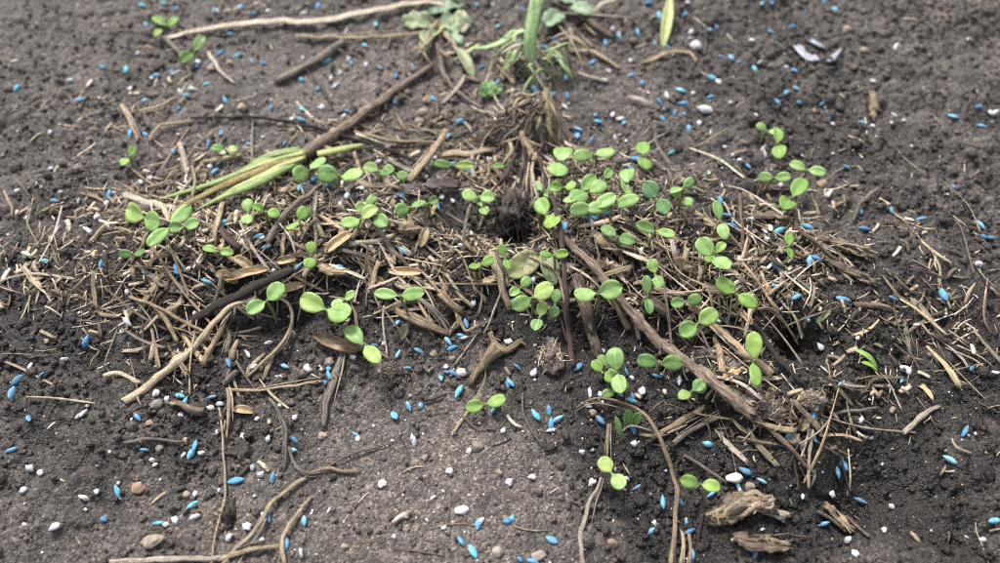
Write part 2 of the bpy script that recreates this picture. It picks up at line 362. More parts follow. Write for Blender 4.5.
V, F, A = lumps(26000, 1, 1.1, 2.9, lambda a,b: gblob(a,b,[(635,500,62,62,1.0),(655,450,30,30,.6),(190,440,60,40,.25),(850,420,40,60,.4)])*.75, 1.4, .2, .12); bulk('crumbled_soil', V, F, 'crumb', 'dense black soil granules between the pale stem and the arched stem', 'soil granules', A)['kind'] = 'stuff'
V, F, A = lumps(20000, 1, .25, 1.1, lambda a,b: np.clip(.3+.6*packed(a,b),0,1), 2.6, .42); bulk('sand_grains', V, F, 'sand', 'tiny pale sand grains sprinkled across the packed soil', 'sand')['kind'] = 'stuff'

# ------------------------------------------------------------------ shapes
def smooth_path(pts, step):
    pts = [Vector(p) for p in pts]
    if len(pts) == 2: pts = [pts[0], pts[0].lerp(pts[1], .5), pts[1]]
    q = [pts[0]*2-pts[1]]+pts+[pts[-1]*2-pts[-2]]; out = []
    for i in range(1, len(q)-2):
        n = max(2, int((q[i+1]-q[i]).length/step))
        for k in range(n):
            t = k/n; a, b, c, d = q[i-1], q[i], q[i+1], q[i+2]
            out.append(.5*((2*b)+(c-a)*t+(2*a-5*b+4*c-d)*t*t+(-a+3*b-3*c+d)*t**3))
    out.append(pts[-1]); return out
def tube(path, rad, n=8, flat=1.0, lump=.1, ragged=.5, seed=0, ridge=0.0, twist=0.0, nodes=(), bow=0.0, rough=.14, fr=900):
    """closed tube along path; rad(t) in metres; flat = thickness/width; ridge = lengthwise grain; nodes = swollen joints"""
    rr = random.Random(seed); v, f, uv = [], [], []; m = len(path); prof = [1+rr.uniform(-ridge, ridge) for _ in range(n)]
    up = Vector((0,0,1)); total = 0
    for i, p in enumerate(path):
        tg = (path[min(i+1,m-1)]-path[max(i-1,0)]).normalized(); t = i/(m-1)
        if i: total += (p-path[i-1]).length
        side = tg.cross(up)
        if side.length < .05: side = tg.cross(Vector((0,1,0)))
        side.normalize(); nn = side.cross(tg).normalized(); ang = twist*t
        s2 = side*math.cos(ang)+nn*math.sin(ang); n2 = nn*math.cos(ang)-side*math.sin(ang)
        r = rad(t)*(1+lump*mnoise.noise(Vector((seed*1.7, i*.45, 3.1))))
        for (tt, k, wd) in nodes: r *= 1+k*math.exp(-((t-tt)/wd)**2)
        for j in range(n):
            a = 2*math.pi*j/n; rj = r*prof[j]*(1+lump*.7*mnoise.noise(Vector((j*1.3+seed, i*.6, 8.2))))
            ca, sa = math.cos(a), math.sin(a)
            q = p+s2*(rj*ca)+n2*(rj*sa*flat+bow*r*(ca*ca-.5))
            if rough and r > .0006:
                e = q-p; q = p+e*(1+rough*(mnoise.noise(q*fr)+.6*mnoise.noise(q*fr*2.3)))
            if i in (0, m-1): q += tg*(rr.uniform(-1,1)*ragged*r)
            v.append(q); uv.append((total, abs(2*j/n-1)))
    for i in range(m-1):
        for j in range(n): a, b = i*n+j, i*n+(j+1)%n; f.append((a, b, b+n, a+n))
    for e, base in ((0,0),(1,(m-1)*n)):
        c = len(v); v.append(sum((v[base+j] for j in range(n)), Vector())/n-(path[1]-path[0] if e==0 else path[-2]-path[-1])*.15); uv.append((total*e, .5))
        for j in range(n): a, b = base+j, base+(j+1)%n; f.append((c, b, a) if e==0 else (c, a, b))
    return v, f, uv
def local(v):
    c = sum(v, Vector())/len(v); c.z = min(p.z for p in v); return [p-c for p in v], c
def strand(name, pts, width_px, m, flat=1.0, taper=(1,1,.8), parent=None, seed=None, n=8, step=None, mid=None, **kw):
    """pts: (px, py, height mm). width in photo pixels"""
    seed = seed if seed is not None else int(abs(pts[0][0]*7+pts[0][1]*13))%997
    py = sum(p[1] for p in pts)/len(pts); r = width_px*mmpx(py)*MM/2
    h0 = r/MM*flat*.6
    if m in ('green','palegreen','yellowgreen','plastic','fadedblade'): kw.setdefault('rough', .02); kw.setdefault('lump', .05)
    W = [P(p[0], p[1], (p[2] if len(p) > 2 else 0)+h0) for p in pts]
    path = smooth_path(W, step or max(.0012, r*1.0))
    for i, p in enumerate(path):                     # natural small wander
        k = min(r*.8, .0010)*(.25 if m in ('green','palegreen','yellowgreen','fadedblade') else 1); p.x += k*mnoise.noise(Vector((i*.22, seed, 0))); p.y += k*mnoise.noise(Vector((i*.22, seed, 5))); p.z += k*mnoise.noise(Vector((i*.22, seed, 9)))
        lo = samp(Hs, p.x, p.y)-r*.4
        if p.z < lo: p.z += (lo-p.z)*.7
    a, b, c = taper
    rad = lambda t: r*((a*(1-t*2)+b*t*2) if t < .5 else (b*(2-2*t)+c*(t*2-1)))
    v, f, uv = tube(path, rad, n, flat, seed=seed, **kw)
    if parent is None: v, c0 = local(v); return obj(name, mesh(name, v, f, uv), m, None, c0)
    pl = parent.location; return obj(name, mesh(name, [q-pl for q in v], f, uv), m, parent)
def leaf_mesh(name, base, tip, normal, width, thick=.00035, cup=.15, arch=.1, neck=.12, point=1.0, nu=11, nv=6, wav=.0, seed=0, lobes=0.0):
    ax = tip-base; Ln = ax.length; ax = ax.normalized(); side = ax.cross(normal).normalized(); nr = side.cross(ax).normalized()
    v, uv, f = [], [], []
    for layer in (1, -1):
        for i in range(nu+1):
            u = i/nu
            if neck > 0 and u < neck: wd = .12+.1*u/neck
            else:
                q = (u-neck)/(1-neck); wd = max(.0, 1-abs(2*q-1)**(2.35*point))**.52; wd = max(wd, .22 if q < .05 else .1 if q > .98 else .0)
                wd *= 1+lobes*math.sin(q*19+seed)
            for j in range(nv+1):
                s = 2*j/nv-1
                z = cup*width*.5*(s*s)*wd-arch*Ln*(2*u-1)**2*.5-.05*width*math.exp(-(s*3.5)**2)*(u>neck)+wav*width*mnoise.noise(Vector((u*4, s*2, seed)))
                th = thick*(1-.75*abs(s)**3)*layer*.5
                v.append(base+ax*(Ln*u)+side*(s*wd*width*.5)+nr*(z+th)); uv.append((u, s))
    K = (nu+1)*(nv+1)
    for i in range(nu):
        for j in range(nv):
            a = i*(nv+1)+j; b = a+nv+1
            f.append((a, a+1, b+1, b)); f.append((K+a, K+b, K+b+1, K+a+1))
        a = i*(nv+1); f.append((a, a+nv+1, K+a+nv+1, K+a)); a += nv; f.append((a, K+a, K+a+nv+1, a+nv+1))
    for j in range(nv):
        f.append((j, K+j, K+j+1, j+1)); a = nu*(nv+1)+j; f.append((a, a+1, K+a+1, K+a))
    return v, f, uv
def lump_mesh(name, sub, seed, amp=.25, sx=(1,1,1), fr=1.3, amp2=.08):
    v, f = ico(sub); out = []
    for p in v:
        q = Vector(p); k = 1+amp*mnoise.noise(q*fr+Vector((seed*3.7,0,0)))*1.6+amp2*mnoise.noise(q*fr*3.2+Vector((0,seed*2.3,0)))*1.6
        out.append((q.x*k*sx[0], q.y*k*sx[1], q.z*k*sx[2]))
    return mesh(name, out, [tuple(x) for x in f])
# ------------------------------------------------------------------ traced twigs, stems, straws: name, category, material, width px, flatness, points, label, short phrase
T = [
 ('stick','stick','bark',9.8,.9,[(556,232,3),(590,262,5),(606,281,5.5),(619,298,5),(640,322,4),(660,344,4),(680,357,4),(700,373,4),(722,391,4),(740,405,3),(753,415,2)],
   'long brown stick with peeling bark running diagonally across the right litter','the long diagonal brown stick',dict(taper=(.75,1.05,1.3),lump=.3,ridge=.2,n=12,rough=.34,ragged=1.1,nodes=((.47,.2,.02),(.8,.25,.03)))),
 ('twig','twig','bark',7.5,.95,[(735,398,2.5),(752,412,2.5),(765,424,1.6),(784,442,1.2),(803,462,.8),(816,476,.3)],'thin tan twig continuing from the broken end of the diagonal stick','the thin lower twig',dict(taper=(1,1.05,.7),lump=.2,rough=.2,nodes=((.55,.2,.02),(.8,.2,.02)))),
 ('twig','twig','pale',5,.8,[(814,470,.8),(815,477,.8),(811,486,.2)],'tiny pale stub at the tip of the thin lower twig',None,dict(ragged=.8)),
 ('twig','twig','tanwood',8,1,[(690,305,4),(717,329,5),(745,352,4.5),(772,374,2)],'smooth tan twig with a knuckle at its upper end, right of the long brown stick','the smooth knuckled tan twig',dict(taper=(1.1,.9,1.0),nodes=((.02,.5,.04),(.3,.18,.012),(.62,.18,.012),(.97,.3,.05)))),
 ('twig','twig','red',6.2,1,[(537,150,5),(545,180,6),(555,206,7),(561,235,8),(564,262,8.5),(566,300,8),(569,335,5),(573,365,1)],'thin dark purplish stem hanging upright through the middle of the litter','the upright dark purplish stem',dict(taper=(.7,1,1.05),lump=.14)),
 ('stick','stick','twig',13,.6,[(577,275,3),(584,305,3),(590,330,2),(598,355,0)],'short split brown stick with frayed bark beside the upright purplish stem','the short split brown stick',dict(taper=(.9,1.1,.75),ridge=.28,ragged=1.4)),
 ('stalk','stalk','tanwood',8,1,[(612,292,3),(620,312,3),(628,329,.5)],'stubby tan stem end poking out under the diagonal stick',None,dict(taper=(.9,1,1))),
 ('branch','branch','bark',10.5,.9,[(432,65,0),(412,79,.6),(392,93,1),(370,108,1),(350,124,1),(330,137,1.2),(312,150,1.5),(303,155,1.5)],
   'grey brown branch leading down to the green shoot','the grey brown branch',dict(taper=(.55,.95,1.2),lump=.2,ridge=.12,n=10,nodes=((.3,.3,.03),(.55,.15,.02)))),
 ('stalk','stalk','straw',10.5,.8,[(256,297,5),(243,300,5),(229,308,4.5),(216,321,4),(204,335,3),(190,351,1.5),(178,361,.8),(157,378,.6),(126,402,.3)],
   'thick curved tan stalk with a swollen joint, reaching the left soil','the thick curved tan stalk',dict(taper=(.6,.85,1.05),n=10,nodes=((.62,.75,.035),(.42,.15,.02)),ridge=.06)),
 ('stick','stick','dark',9.5,.9,[(292,270,4),(272,279,4.5),(254,287,4.5),(228,301,4),(204,314,2),(192,322,1)],'charred black stick with a hollow end above the curved tan stalk','the charred black stick',dict(lump=.3,ridge=.2,rough=.35,n=10,taper=(.9,1.1,.8),ragged=.6)),
 ('straw','straw','pale',9.5,.35,[(165,38,1),(200,30,1.5),(255,22,2),(318,21,2.2),(358,13,2.2),(395,6,2),(435,2,2),(458,8,1.6),(468,22,.8),(462,32,.3)],'long flattened straw arching across the far soil and bending at its end','the long arched far straw',dict(rough=.05,taper=(.7,1.1,.6),bow=.3)),
 ('straw','straw','straw',5,.5,[(296,36,1),(330,37,1.3),(362,37,1.5),(410,34,1.3),(430,32,.6)],'thin straight straw lying parallel in front of the long arched straw',None,dict()),
 ('stick','stick','grey',9,.9,[(277,80,.6),(300,69,1),(322,56,1.2),(344,42,.8)],'short grey peg of stick lying alone behind the thin black twig','the short grey peg',dict(taper=(1,1,.9),ragged=.9)),
 ('twig','twig','dark',4,1,[(190,118,.6),(225,117,1),(252,117,1),(280,120,1.2),(318,128,1),(345,137,1),(362,141,1.5),(390,150,1.4),(418,163,.5)],'thin black twig stretching past the middle of the grey brown branch','the thin black twig',dict(taper=(.7,1.1,1))),
 ('stalk','stalk','straw',9,.6,[(446,130,5),(437,145,5),(424,162,4),(409,180,2)],'slanting tan stalk leaning on the litter behind the grey bark flakes','the slanting tan stalk',dict(taper=(.9,1,1.1),ragged=1)),
 ('stalk','stalk','pale',10,.45,[(125,195,1),(145,201,1.6),(163,206,1.8),(177,210,.5)],'broad bleached stalk end entering from the left below the green shoot','the bleached stalk end',dict(ridge=.15,ragged=1)),
 ('twig','twig','grey',6.5,.9,[(340,178,1),(326,182,2),(319,186,3),(305,197,3),(291,208,3),(282,219,2.6),(274,230,2),(267,243,.8)],'crooked grey brown twig curving down among seedlings below the green shoot','the crooked grey brown twig',dict(taper=(.6,.9,1.4))),
 ('stick','stick','red',9,.9,[(220,229,1.5),(228,238,1.5),(238,248,.6)],'dark reddish brown stub of twig below the green shoot',None,dict(taper=(1,1,.8))),
 ('straw','straw','straw',7,.4,[(223,201,3),(219,216,3),(215,232,3),(212,250,1)],'upright flat straw standing between seedlings below the green shoot',None,dict()),
 ('straw','straw','pale',4,.6,[(317,191,3),(315,207,3),(314,221,2),(316,236,2),(313,262,.6)],'thin pale straw hanging down beside the crooked twig',None,dict()),
 ('twig','twig','tanwood',4.5,1,[(130,297,1),(150,304,3),(170,314,4),(190,325,4),(204,332,4),(214,343,1)],'thin tan twig crossing over the thick curved stalk','the thin crossing tan twig',dict()),
 ('twig','twig','tanwood',7,1,[(229,315,3),(222,329,2.5),(214,342,1.5),(209,353,1),(204,366,.2)],'forked tan twig dropping straight below the curved stalk',None,dict(taper=(.9,1,1.3),lump=.2)),
 ('stalk','stalk','straw',5,1,[(278,298,4),(287,303,5),(292,312,5),(290,328,4),(283,342,3),(273,353,2),(260,365,1),(246,378,.2)],'hooked straw stem curling around a dark hollow under the near seedlings','the hooked straw stem',dict(taper=(.7,1,.8))),
 ('splinter','splinter','grey',8,.6,[(227,328,1),(228,340,1),(226,354,0)],'upright grey wooden splinter below the curved stalk',None,dict(ridge=.25,ragged=1.4)),
 ('splinter','splinter','tanwood',7,.7,[(238,341,1.2),(234,350,1),(233,360,0)],'small bent tan splinter next to the upright grey one',None,dict(lump=.3)),
 ('straw','straw','straw',5,.6,[(230,390,.6),(258,390,1),(287,386,1),(322,381,.5)],'long straw lying level below the hooked stem','the level straw',dict()),
 ('straw','straw','grey',3.2,.8,[(236,361,1),(246,377,1.5),(259,396,.4)],'thin grey straw crossing the level straw',None,dict()),
 ('stalk','stalk','grey',5,.9,[(222,275,3),(218,292,4),(212,313,1)],'thin grey stem leaning over the black stick',None,dict()),
 ('straw','straw','straw',5,.5,[(140,333,.6),(158,317,2),(183,300,1)],'straight straw slanting near the left end of the litter',None,dict()),
 ('straw','straw','tanwood',4,.8,[(151,327,1),(155,345,1),(160,368,.4)],'short tan rootlet hanging toward the curved stalk',None,dict()),
 ('stalk','stalk','tanwood',9,.5,[(158,278,2),(149,295,2),(140,313,.6)],'flat brown stalk piece at the left edge of the litter',None,dict(ridge=.12)),
 ('straw','straw','straw',6.5,.4,[(379,262,3),(374,277,3),(368,293,2)],'broad yellow straw slanting above the long seedling pair',None,dict()),
 ('straw','straw','grey',6.5,.4,[(376,228,3),(388,243,3.5),(399,256,3),(409,269,1)],'grey ribbed straw slanting through the middle of the litter','the grey ribbed straw',dict(ridge=.1)),
 ('straw','straw','grey',6,.6,[(342,249,2),(358,254,2.4),(378,263,1)],'weathered grey straw beneath the clustered seedlings',None,dict()),
 ('rootlet','rootlet','grey',5,1,[(471,205,4),(467,218,5),(464,232,4),(464,250,1)],'smooth grey root bridging the black hollow','the smooth grey root',dict(taper=(1,.9,.7))),
 ('straw','straw','straw',9,.35,[(492,252,4),(496,268,5),(503,288,4),(510,309,1)],'pair of flattened straw blades leaning down left of the purplish stem','the leaning straw blades',dict(ridge=.2)),
 ('rootlet','rootlet','pale',3,1,[(503,284,4),(497,303,4),(490,321,3),(484,333,1)],'thin pale root hanging to the knobbly stub',None,dict(taper=(.7,1,.6))),
 ('stick','stick','wood',10,.9,[(471,383,.3),(480,370,1),(489,358,1.5),(497,350,1.6)],'knobbly broken stub of tan stem on the bare soil','the knobbly tan stub',dict(taper=(.8,.95,1.6),lump=.25,nodes=((.95,.3,.06),))),
 ('stick','stick','wood',8,.8,[(490,332,2),(495,343,1.5),(506,350,.6),(521,341,.6)],'short lumpy tan root joined across the knobbly stub',None,dict(lump=.3,taper=(.7,1.2,.8))),
 ('straw','straw','tanwood',4.5,.7,[(458,315,1.5),(466,331,1),(478,325,1.8),(490,321,.8)],'small bent brown straw behind the knobbly stub',None,dict()),
 ('chip','wood chip','wood',13,.4,[(396,311,1),(412,318,1.6),(430,326,1.6),(448,334,.3)],'long flat tan wood chip in front of the litter','the long flat wood chip',dict(taper=(.7,1.1,.5),ridge=.2,ragged=1.2)),
 ('stalk','stalk','grey',5,.9,[(416,296,3),(430,308,2.4),(441,320,1.6),(449,333,.4)],'thin grey stem lying along the long flat wood chip',None,dict()),
 ('chip','wood chip','wood',11,.6,[(442,293,2.5),(451,301,2.5),(462,311,1)],'stubby crumbling chip of tan wood in front of the black hollow',None,dict(lump=.25,ridge=.2)),
 ('rootlet','rootlet','pale',3,1,[(384,306,3),(383,322,2.5),(385,340,1.6),(387,356,.5)],'fine pale root dangling toward the hairy root clod',None,dict()),
 ('twig','twig','tanwood',4.5,1,[(372,347,1),(381,353,1.2),(390,359,.6)],'tiny orange brown twig above the hairy root clod',None,dict()),
 ('stalk','stalk','grey',10,.5,[(343,349,1),(338,366,1.5),(332,384,1.2),(326,402,.8),(324,428,.2)],'frayed grey stalk standing down onto the packed soil','the frayed grey stalk',dict(taper=(.7,1,.5),ridge=.25,ragged=1.6)),
 ('twig','twig','tanwood',4.5,1,[(310,473,.4),(328,468,1),(342,472,.8),(360,471,.3)],'short dark tan twig lying across the packed soil','the short tan twig on packed soil',dict(taper=(.8,1.4,.9),lump=.25)),
 ('rootlet','rootlet','grey',3.5,1,[(328,467,.8),(341,459,1.2),(356,453,1),(378,447,.6),(400,440,.2)],'thin greenish grey root pointing away across the packed soil','the thin grey root on packed soil',dict(taper=(.7,1.1,.3))),
 ('rootlet','rootlet','grey',2.4,1,[(424,419,.2),(433,411,.8),(445,407,1.4),(455,409,1.6),(466,419,1),(476,428,.3),(496,429,.1)],'fine wiry root arching over the packed soil beside a lone seedling','the fine arching wiry root',dict(taper=(.5,1,.9))),
 ('twig','twig','dark',3,1,[(421,402,.2),(434,399,.5),(447,394,.2)],'tiny black twig fragment on the packed soil',None,dict()),
 ('stalk','stalk','tanwood',6.2,1,[(577,408,.2),(588,401,2),(602,398,3.5),(627,404,5),(640,411,5),(651,422,5),(661,440,4.6),(669,461,4),(675,482,3.2),(677,500,2.4),(675,525,1.4),(671,566,.4)],
   'long arched tan stem rising and bending toward the viewer','the long arched tan stem',dict(taper=(.45,1,1.05),nodes=((.45,.12,.01),(.68,.15,.01),(.85,.12,.01)))),
 ('stalk','stalk','pale',6.5,1,[(601,478,1),(597,488,1),(591,499,1),(585,520,1),(580,538,.8),(581,552,.8),(584,566,.6)],'pale jointed stem below the twin-leaf seedling on dark crumbs','the pale jointed stem',dict(taper=(.7,1,1),nodes=((.35,.2,.02),(.72,.25,.02)))),
 ('stalk','stalk','tanwood',4,1,[(609,424,2),(608,440,2),(607,459,1)],'straight short stem fragment behind the twin-leaf seedling on dark crumbs',None,dict()),
 ('rootlet','rootlet','grey',3,1,[(523,393,.4),(522,405,1),(526,420,1),(534,434,.6),(542,446,.2)],'curved dark root beside four blue seeds','the curved dark root',dict()),
 ('twig','twig','tanwood',5,1,[(738,437,1),(755,441,1.5),(776,445,1)],'short curved tan twig just below the diagonal stick',None,dict(taper=(.5,1,.8))),
 ('rootlet','rootlet','pale',2.6,1,[(799,444,1),(810,438,2),(821,430,2.4),(829,420,2),(833,410,1)],'thin pale root looping above blue seeds near the yellow stone','the thin pale loop root',dict()),
 ('twig','twig','grey',5,1,[(833,414,.6),(850,411,1),(878,408,.6)],'grey twig pointing out of the picture on the right',None,dict()),
 ('twig','twig','grey',4.5,1,[(684,455,.6),(697,463,1),(712,473,1.2),(727,483,.6)],'rough grey twig behind the front seedling pair','the rough grey twig',dict(lump=.25)),
 ('rootlet','rootlet','red',2.4,1,[(704,513,.2),(700,530,.8),(696,552,.3)],'thin reddish root beside the rotten wood',None,dict()),
 ('splinter','splinter','wood',9,.5,[(648,441,.8),(666,430,1.6),(684,420,2),(704,408,1)],'long frayed tan splinter lying under the diagonal stick','the long frayed splinter',dict(ridge=.3,ragged=1.6,taper=(.6,1,.9))),
 ('splinter','splinter','grey',7,.5,[(668,448,.8),(682,436,1.6),(703,424,1.6),(722,416,.6)],'grey split splinter lying beside the long frayed one',None,dict(ridge=.25,ragged=1.4)),
 ('splinter','splinter','straw',6,.6,[(682,531,1),(683,546,1.5),(681,566,.8)],'upright tan splinter at the lower edge by the arched stem',None,dict(ridge=.25,ragged=1.6)),
 ('splinter','splinter','tanwood',5,.6,[(689,535,1),(690,550,1),(687,566,.5)],'second darker splinter beside the upright tan one',None,dict(ridge=.25,ragged=1.6)),
 ('twig','twig','tanwood',9,.9,[(715,334,2),(718,347,2),(721,361,1.5),(723,375,.6)],'broken tan twig end hanging over the dark dead leaf','the broken tan twig end',dict(taper=(.6,1,1.1),ragged=.8)),
 ('twig','twig','dark',7,.9,[(754,324,2),(766,341,2.4),(779,359,2),(791,371,1.6),(803,384,.6)],'rough black twig running past the deep hole','the rough black twig',dict(lump=.25,ridge=.15)),
 ('straw','straw','tanwood',5,.7,[(766,293,1),(772,303,1.4),(780,314,.6)],'short tan straw behind the deep hole',None,dict()),
 ('twig','twig','twig',4.5,1,[(740,194,1),(741,212,1.6),(742,230,1.6),(744,251,.5)],'straight upright brown twig left of the right-hand seedlings','the upright thin brown twig',dict()),
 ('twig','twig','twig',4.5,1,[(796,204,3),(796,219,2.4),(798,229,2),(816,243,2),(834,257,1.6),(852,271,.5)],'bent brown twig descending from the right-hand seedlings','the bent brown twig',dict()),
 ('rootlet','rootlet','grey',6,1,[(878,189,1),(868,196,2),(858,206,2),(854,222,.5)],'smooth pale grey root curving in at the right edge','the curving pale root',dict(taper=(1,.9,.5))),
 ('twig','twig','red',4,1,[(536,179,3),(550,178,4),(566,174,5),(583,173,5),(596,179,4.5),(607,187,3)],'thin reddish twig arching over seedlings behind the mound','the thin reddish arch',dict(taper=(1,.9,.5))),
 ('stick','stick','tanwood',10,.8,[(522,131,5),(527,143,5),(532,154,4.5),(536,163,3.5)],'bare tan stem base below the dead grass tuft','the bare tan stem base',dict(taper=(.8,.9,1.6))),
 ('dead_grass','dead grass','pale',9,.3,[(509,176,4),(518,179,5),(526,187,5),(530,197,4),(534,209,2)],'curled grey dead blade drooping beside the fibrous root clump',None,dict(taper=(.4,1.1,.5))),
 ('dead_grass','dead grass','grey',8,.35,[(500,217,3),(508,206,4),(516,195,4.5),(522,186,4)],'grey withered blade lying on the fibrous root clump',None,dict(taper=(.5,1.2,.6))),
 ('twig','twig','dark',7,.9,[(495,215,3),(500,203,4),(507,192,4),(518,185,4)],'black curved root over the fibrous root clump',None,dict()),
 ('straw','straw','straw',10,.35,[(438,155,2),(455,153,2.4),(472,152,2.4),(491,151,1)],'broad brown straw lying level behind blue seeds on the mound','the level broad straw',dict(ridge=.15)),
 ('straw','straw','straw',4.5,.7,[(354,131,1),(375,137,2),(398,141,2),(420,141,2),(443,143,1)],'wavy straw along the foot of the grey brown branch','the wavy straw',dict()),
 ('straw','straw','straw',5,.6,[(354,152,2),(358,163,2),(361,176,1)],'short straw between the seedlings near the green shoot tip',None,dict()),
 ('stalk','stalk','grey',4.5,1,[(437,44,2),(441,63,2.4),(449,82,2),(462,95,1.4),(482,108,.4)],'bent grey stem in the soil left of the far grass blade','the bent grey stem',dict()),
 ('straw','straw','pale',5,.8,[(465,76,1.6),(457,89,1.6),(442,104,.4)],'short pale straw crossing the bent grey stem',None,dict()),
 ('stalk','stalk','straw',5,.8,[(437,24,1.4),(449,38,1.8),(458,50,1.4)],'thin tan stem ending in a pale green leaf near the far weed',None,dict()),
 ('stick','stick','twig',8,.9,[(550,-2,1),(571,9,1.6),(592,22,1.6),(612,37,.5)],'brown stick slanting in from the far edge','the far brown stick',dict()),
 ('straw','straw','pale',7,.7,[(590,14,1.6),(602,5,2),(620,-4,1)],'pale stick crossing the far brown stick',None,dict()),
 ('straw','straw','straw',6,.5,[(570,28,2),(572,40,2),(572,50,1),(592,51,1.4),(606,59,1),(619,68,.3)],'bent yellowish straw in front of the far brown stick','the bent yellowish straw',dict()),
 ('straw','straw','pale',4,.8,[(579,73,.5),(590,77,1),(603,81,.4)],'short pale straw with a white granule at its tip',None,dict()),
 ('straw','straw','straw',6,.4,[(642,62,.6),(658,57,1.2),(674,51,1.6),(690,53,1.2),(696,62,.4)],'arched dry straw in front of the yellow green leaf','the arched dry straw',dict()),
 ('twig','twig','grey',5.5,1,[(165,37,1.6),(175,48,2),(184,60,1.6),(192,77,.5)],'short grey twig leaning at the end of the long arched straw',None,dict()),
 ('rootlet','rootlet','pale',5,1,[(208,52,.6),(216,64,1),(221,72,1),(235,83,.3)],'pale forked root on the far soil below the long arched straw','the pale forked root',dict(taper=(1.2,1,.6))),
 ('straw','straw','straw',4,.7,[(125,115,.6),(143,110,1),(159,106,1),(175,97,.5)],'thin straw along the far left soil',None,dict()),
 ('straw','straw','tanwood',5,.8,[(122,105,.6),(130,121,1),(138,141,.5)],'tan stem at the far left edge crossing a thin straw',None,dict()),
 ('straw','straw','straw',5,.5,[(150,141,.8),(159,126,1.4),(173,123,1.2),(192,121,.4)],'bent straw on the far left soil','the bent far left straw',dict()),
 ('straw','straw','pale',6,.6,[(180,143,1),(183,156,1.4),(187,173,.4)],'pale short straw standing behind the green shoot',None,dict()),
 ('rootlet','rootlet','straw',3.6,1,[(219,408,1),(222,430,1.4),(224,460,1.2),(225,490,1),(223,508,1),(217,528,1),(213,548,1),(211,566,.6)],'long thin straw root running down to the lower edge','the long thin straw root',dict()),
 ('straw','straw','straw',8,.4,[(228,388,1),(229,405,1.5),(228,421,1),(226,438,.4)],'bunch of dry straw hanging above the dark round clod',None,dict(ridge=.3,ragged=1.6)),
 ('stick','stick','twig',8,.95,[(166,403,.6),(178,404,1),(190,408,1.4),(203,412,1.4)],'short brown root with a pale cut end','the cut brown root',dict(taper=(.4,.9,1.35),ragged=.1)),
 ('twig','twig','grey',5,.9,[(124,443,.6),(143,439,1),(161,440,1),(185,441,.4)],'grey twig lying level on the left crumbly soil','the level grey twig',dict(lump=.25)),
 ('stalk','stalk','grey',5,.9,[(270,399,.8),(279,413,1.4),(286,430,1.6),(286,448,1.2),(284,470,.4)],'bent grey straw stem on the soil below the level straw','the bent straw stem',dict()),
 ('stalk','stalk','grey',5,.9,[(289,447,.8),(292,460,1),(299,470,1.2),(309,474,1),(322,472,.4)],'curled tan stem end beside two blue seeds',None,dict()),
 ('rootlet','rootlet','straw',6,.6,[(306,478,.6),(289,489,1.2),(271,503,1.6),(262,519,1.6),(250,536,1.6),(233,551,1.2),(222,566,.6)],'long pale straw slanting to the lower left edge','the long slanting straw',dict(ridge=.15)),
 ('stalk','stalk','straw',7,.7,[(312,496,.4),(300,511,1.2),(289,527,1.6),(282,540,1.6),(284,566,.6)],'forked tan stem reaching the lower edge','the forked tan stem',dict(lump=.2,taper=(.5,1.2,.9))),
 ('rootlet','rootlet','straw',4,.8,[(266,519,1.6),(260,533,1.4),(247,549,1),(238,566,.4)],'thin straw branching toward the lower edge',None,dict()),
 ('straw','straw','straw',8,.5,[(218,560,.5),(240,553,1),(262,548,1.2),(284,545,.6)],'flat straw bundle piece lying along the lower edge','the lower edge straw',dict(ridge=.25)),
 ('root','root','pale',9,.8,[(110,563,.4),(150,560,.8),(190,559,.8),(222,558,.4)],'pale thick root along the lower left edge',None,dict(lump=.2)),
 ('stalk','stalk','pale',3.6,.9,[(620,437,.8),(624,430,2),(631,426,3),(641,427,3),(652,431,1.4)],'thin grey green weed stem beside the arched tan stem',None,dict()),
 ('straw','straw','pale',4.6,.7,[(842,384,.8),(853,386,1.4),(866,387,.6)],'pale straight straw in the soil at the right edge',None,dict()),
 ('twig','twig','twig',6,.8,[(818,512,.8),(832,520,1.2),(846,532,.6)],'rough brown twig beside the dark pit','the rough twig by the pit',dict(lump=.3,ridge=.2)),
 ('twig','twig','twig',5,.8,[(846,516,.8),(857,526,1),(869,537,.4)],'small grey brown twig in the dark pit',None,dict(lump=.2)),
 ('stick','stick','twig',13,.7,[(645,297,2.5),(657,306,3),(669,316,2)],'short bark covered stub between the diagonal stick and the knuckled twig','the bark covered stub',dict(ridge=.2,ragged=1.2)),
 ('straw','straw','straw',6,.5,[(687,248,1.5),(683,262,2),(680,277,.8)],'short tan straw standing on the right shoulder of the mound',None,dict()),
 ('straw','straw','pale',6,.5,[(672,240,2.5),(675,256,2.5),(677,272,1)],'pale upright straw on the right shoulder of the mound',None,dict()),
 ('straw','straw','straw',5,.6,[(706,290,2),(722,291,2),(739,292,1)],'level straw under the drooping seedling on the right',None,dict()),
 ('straw','straw','straw',5,.6,[(640,434,1),(652,436,1.5),(668,432,1)],'pale straw behind the long frayed splinter',None,dict()),
]
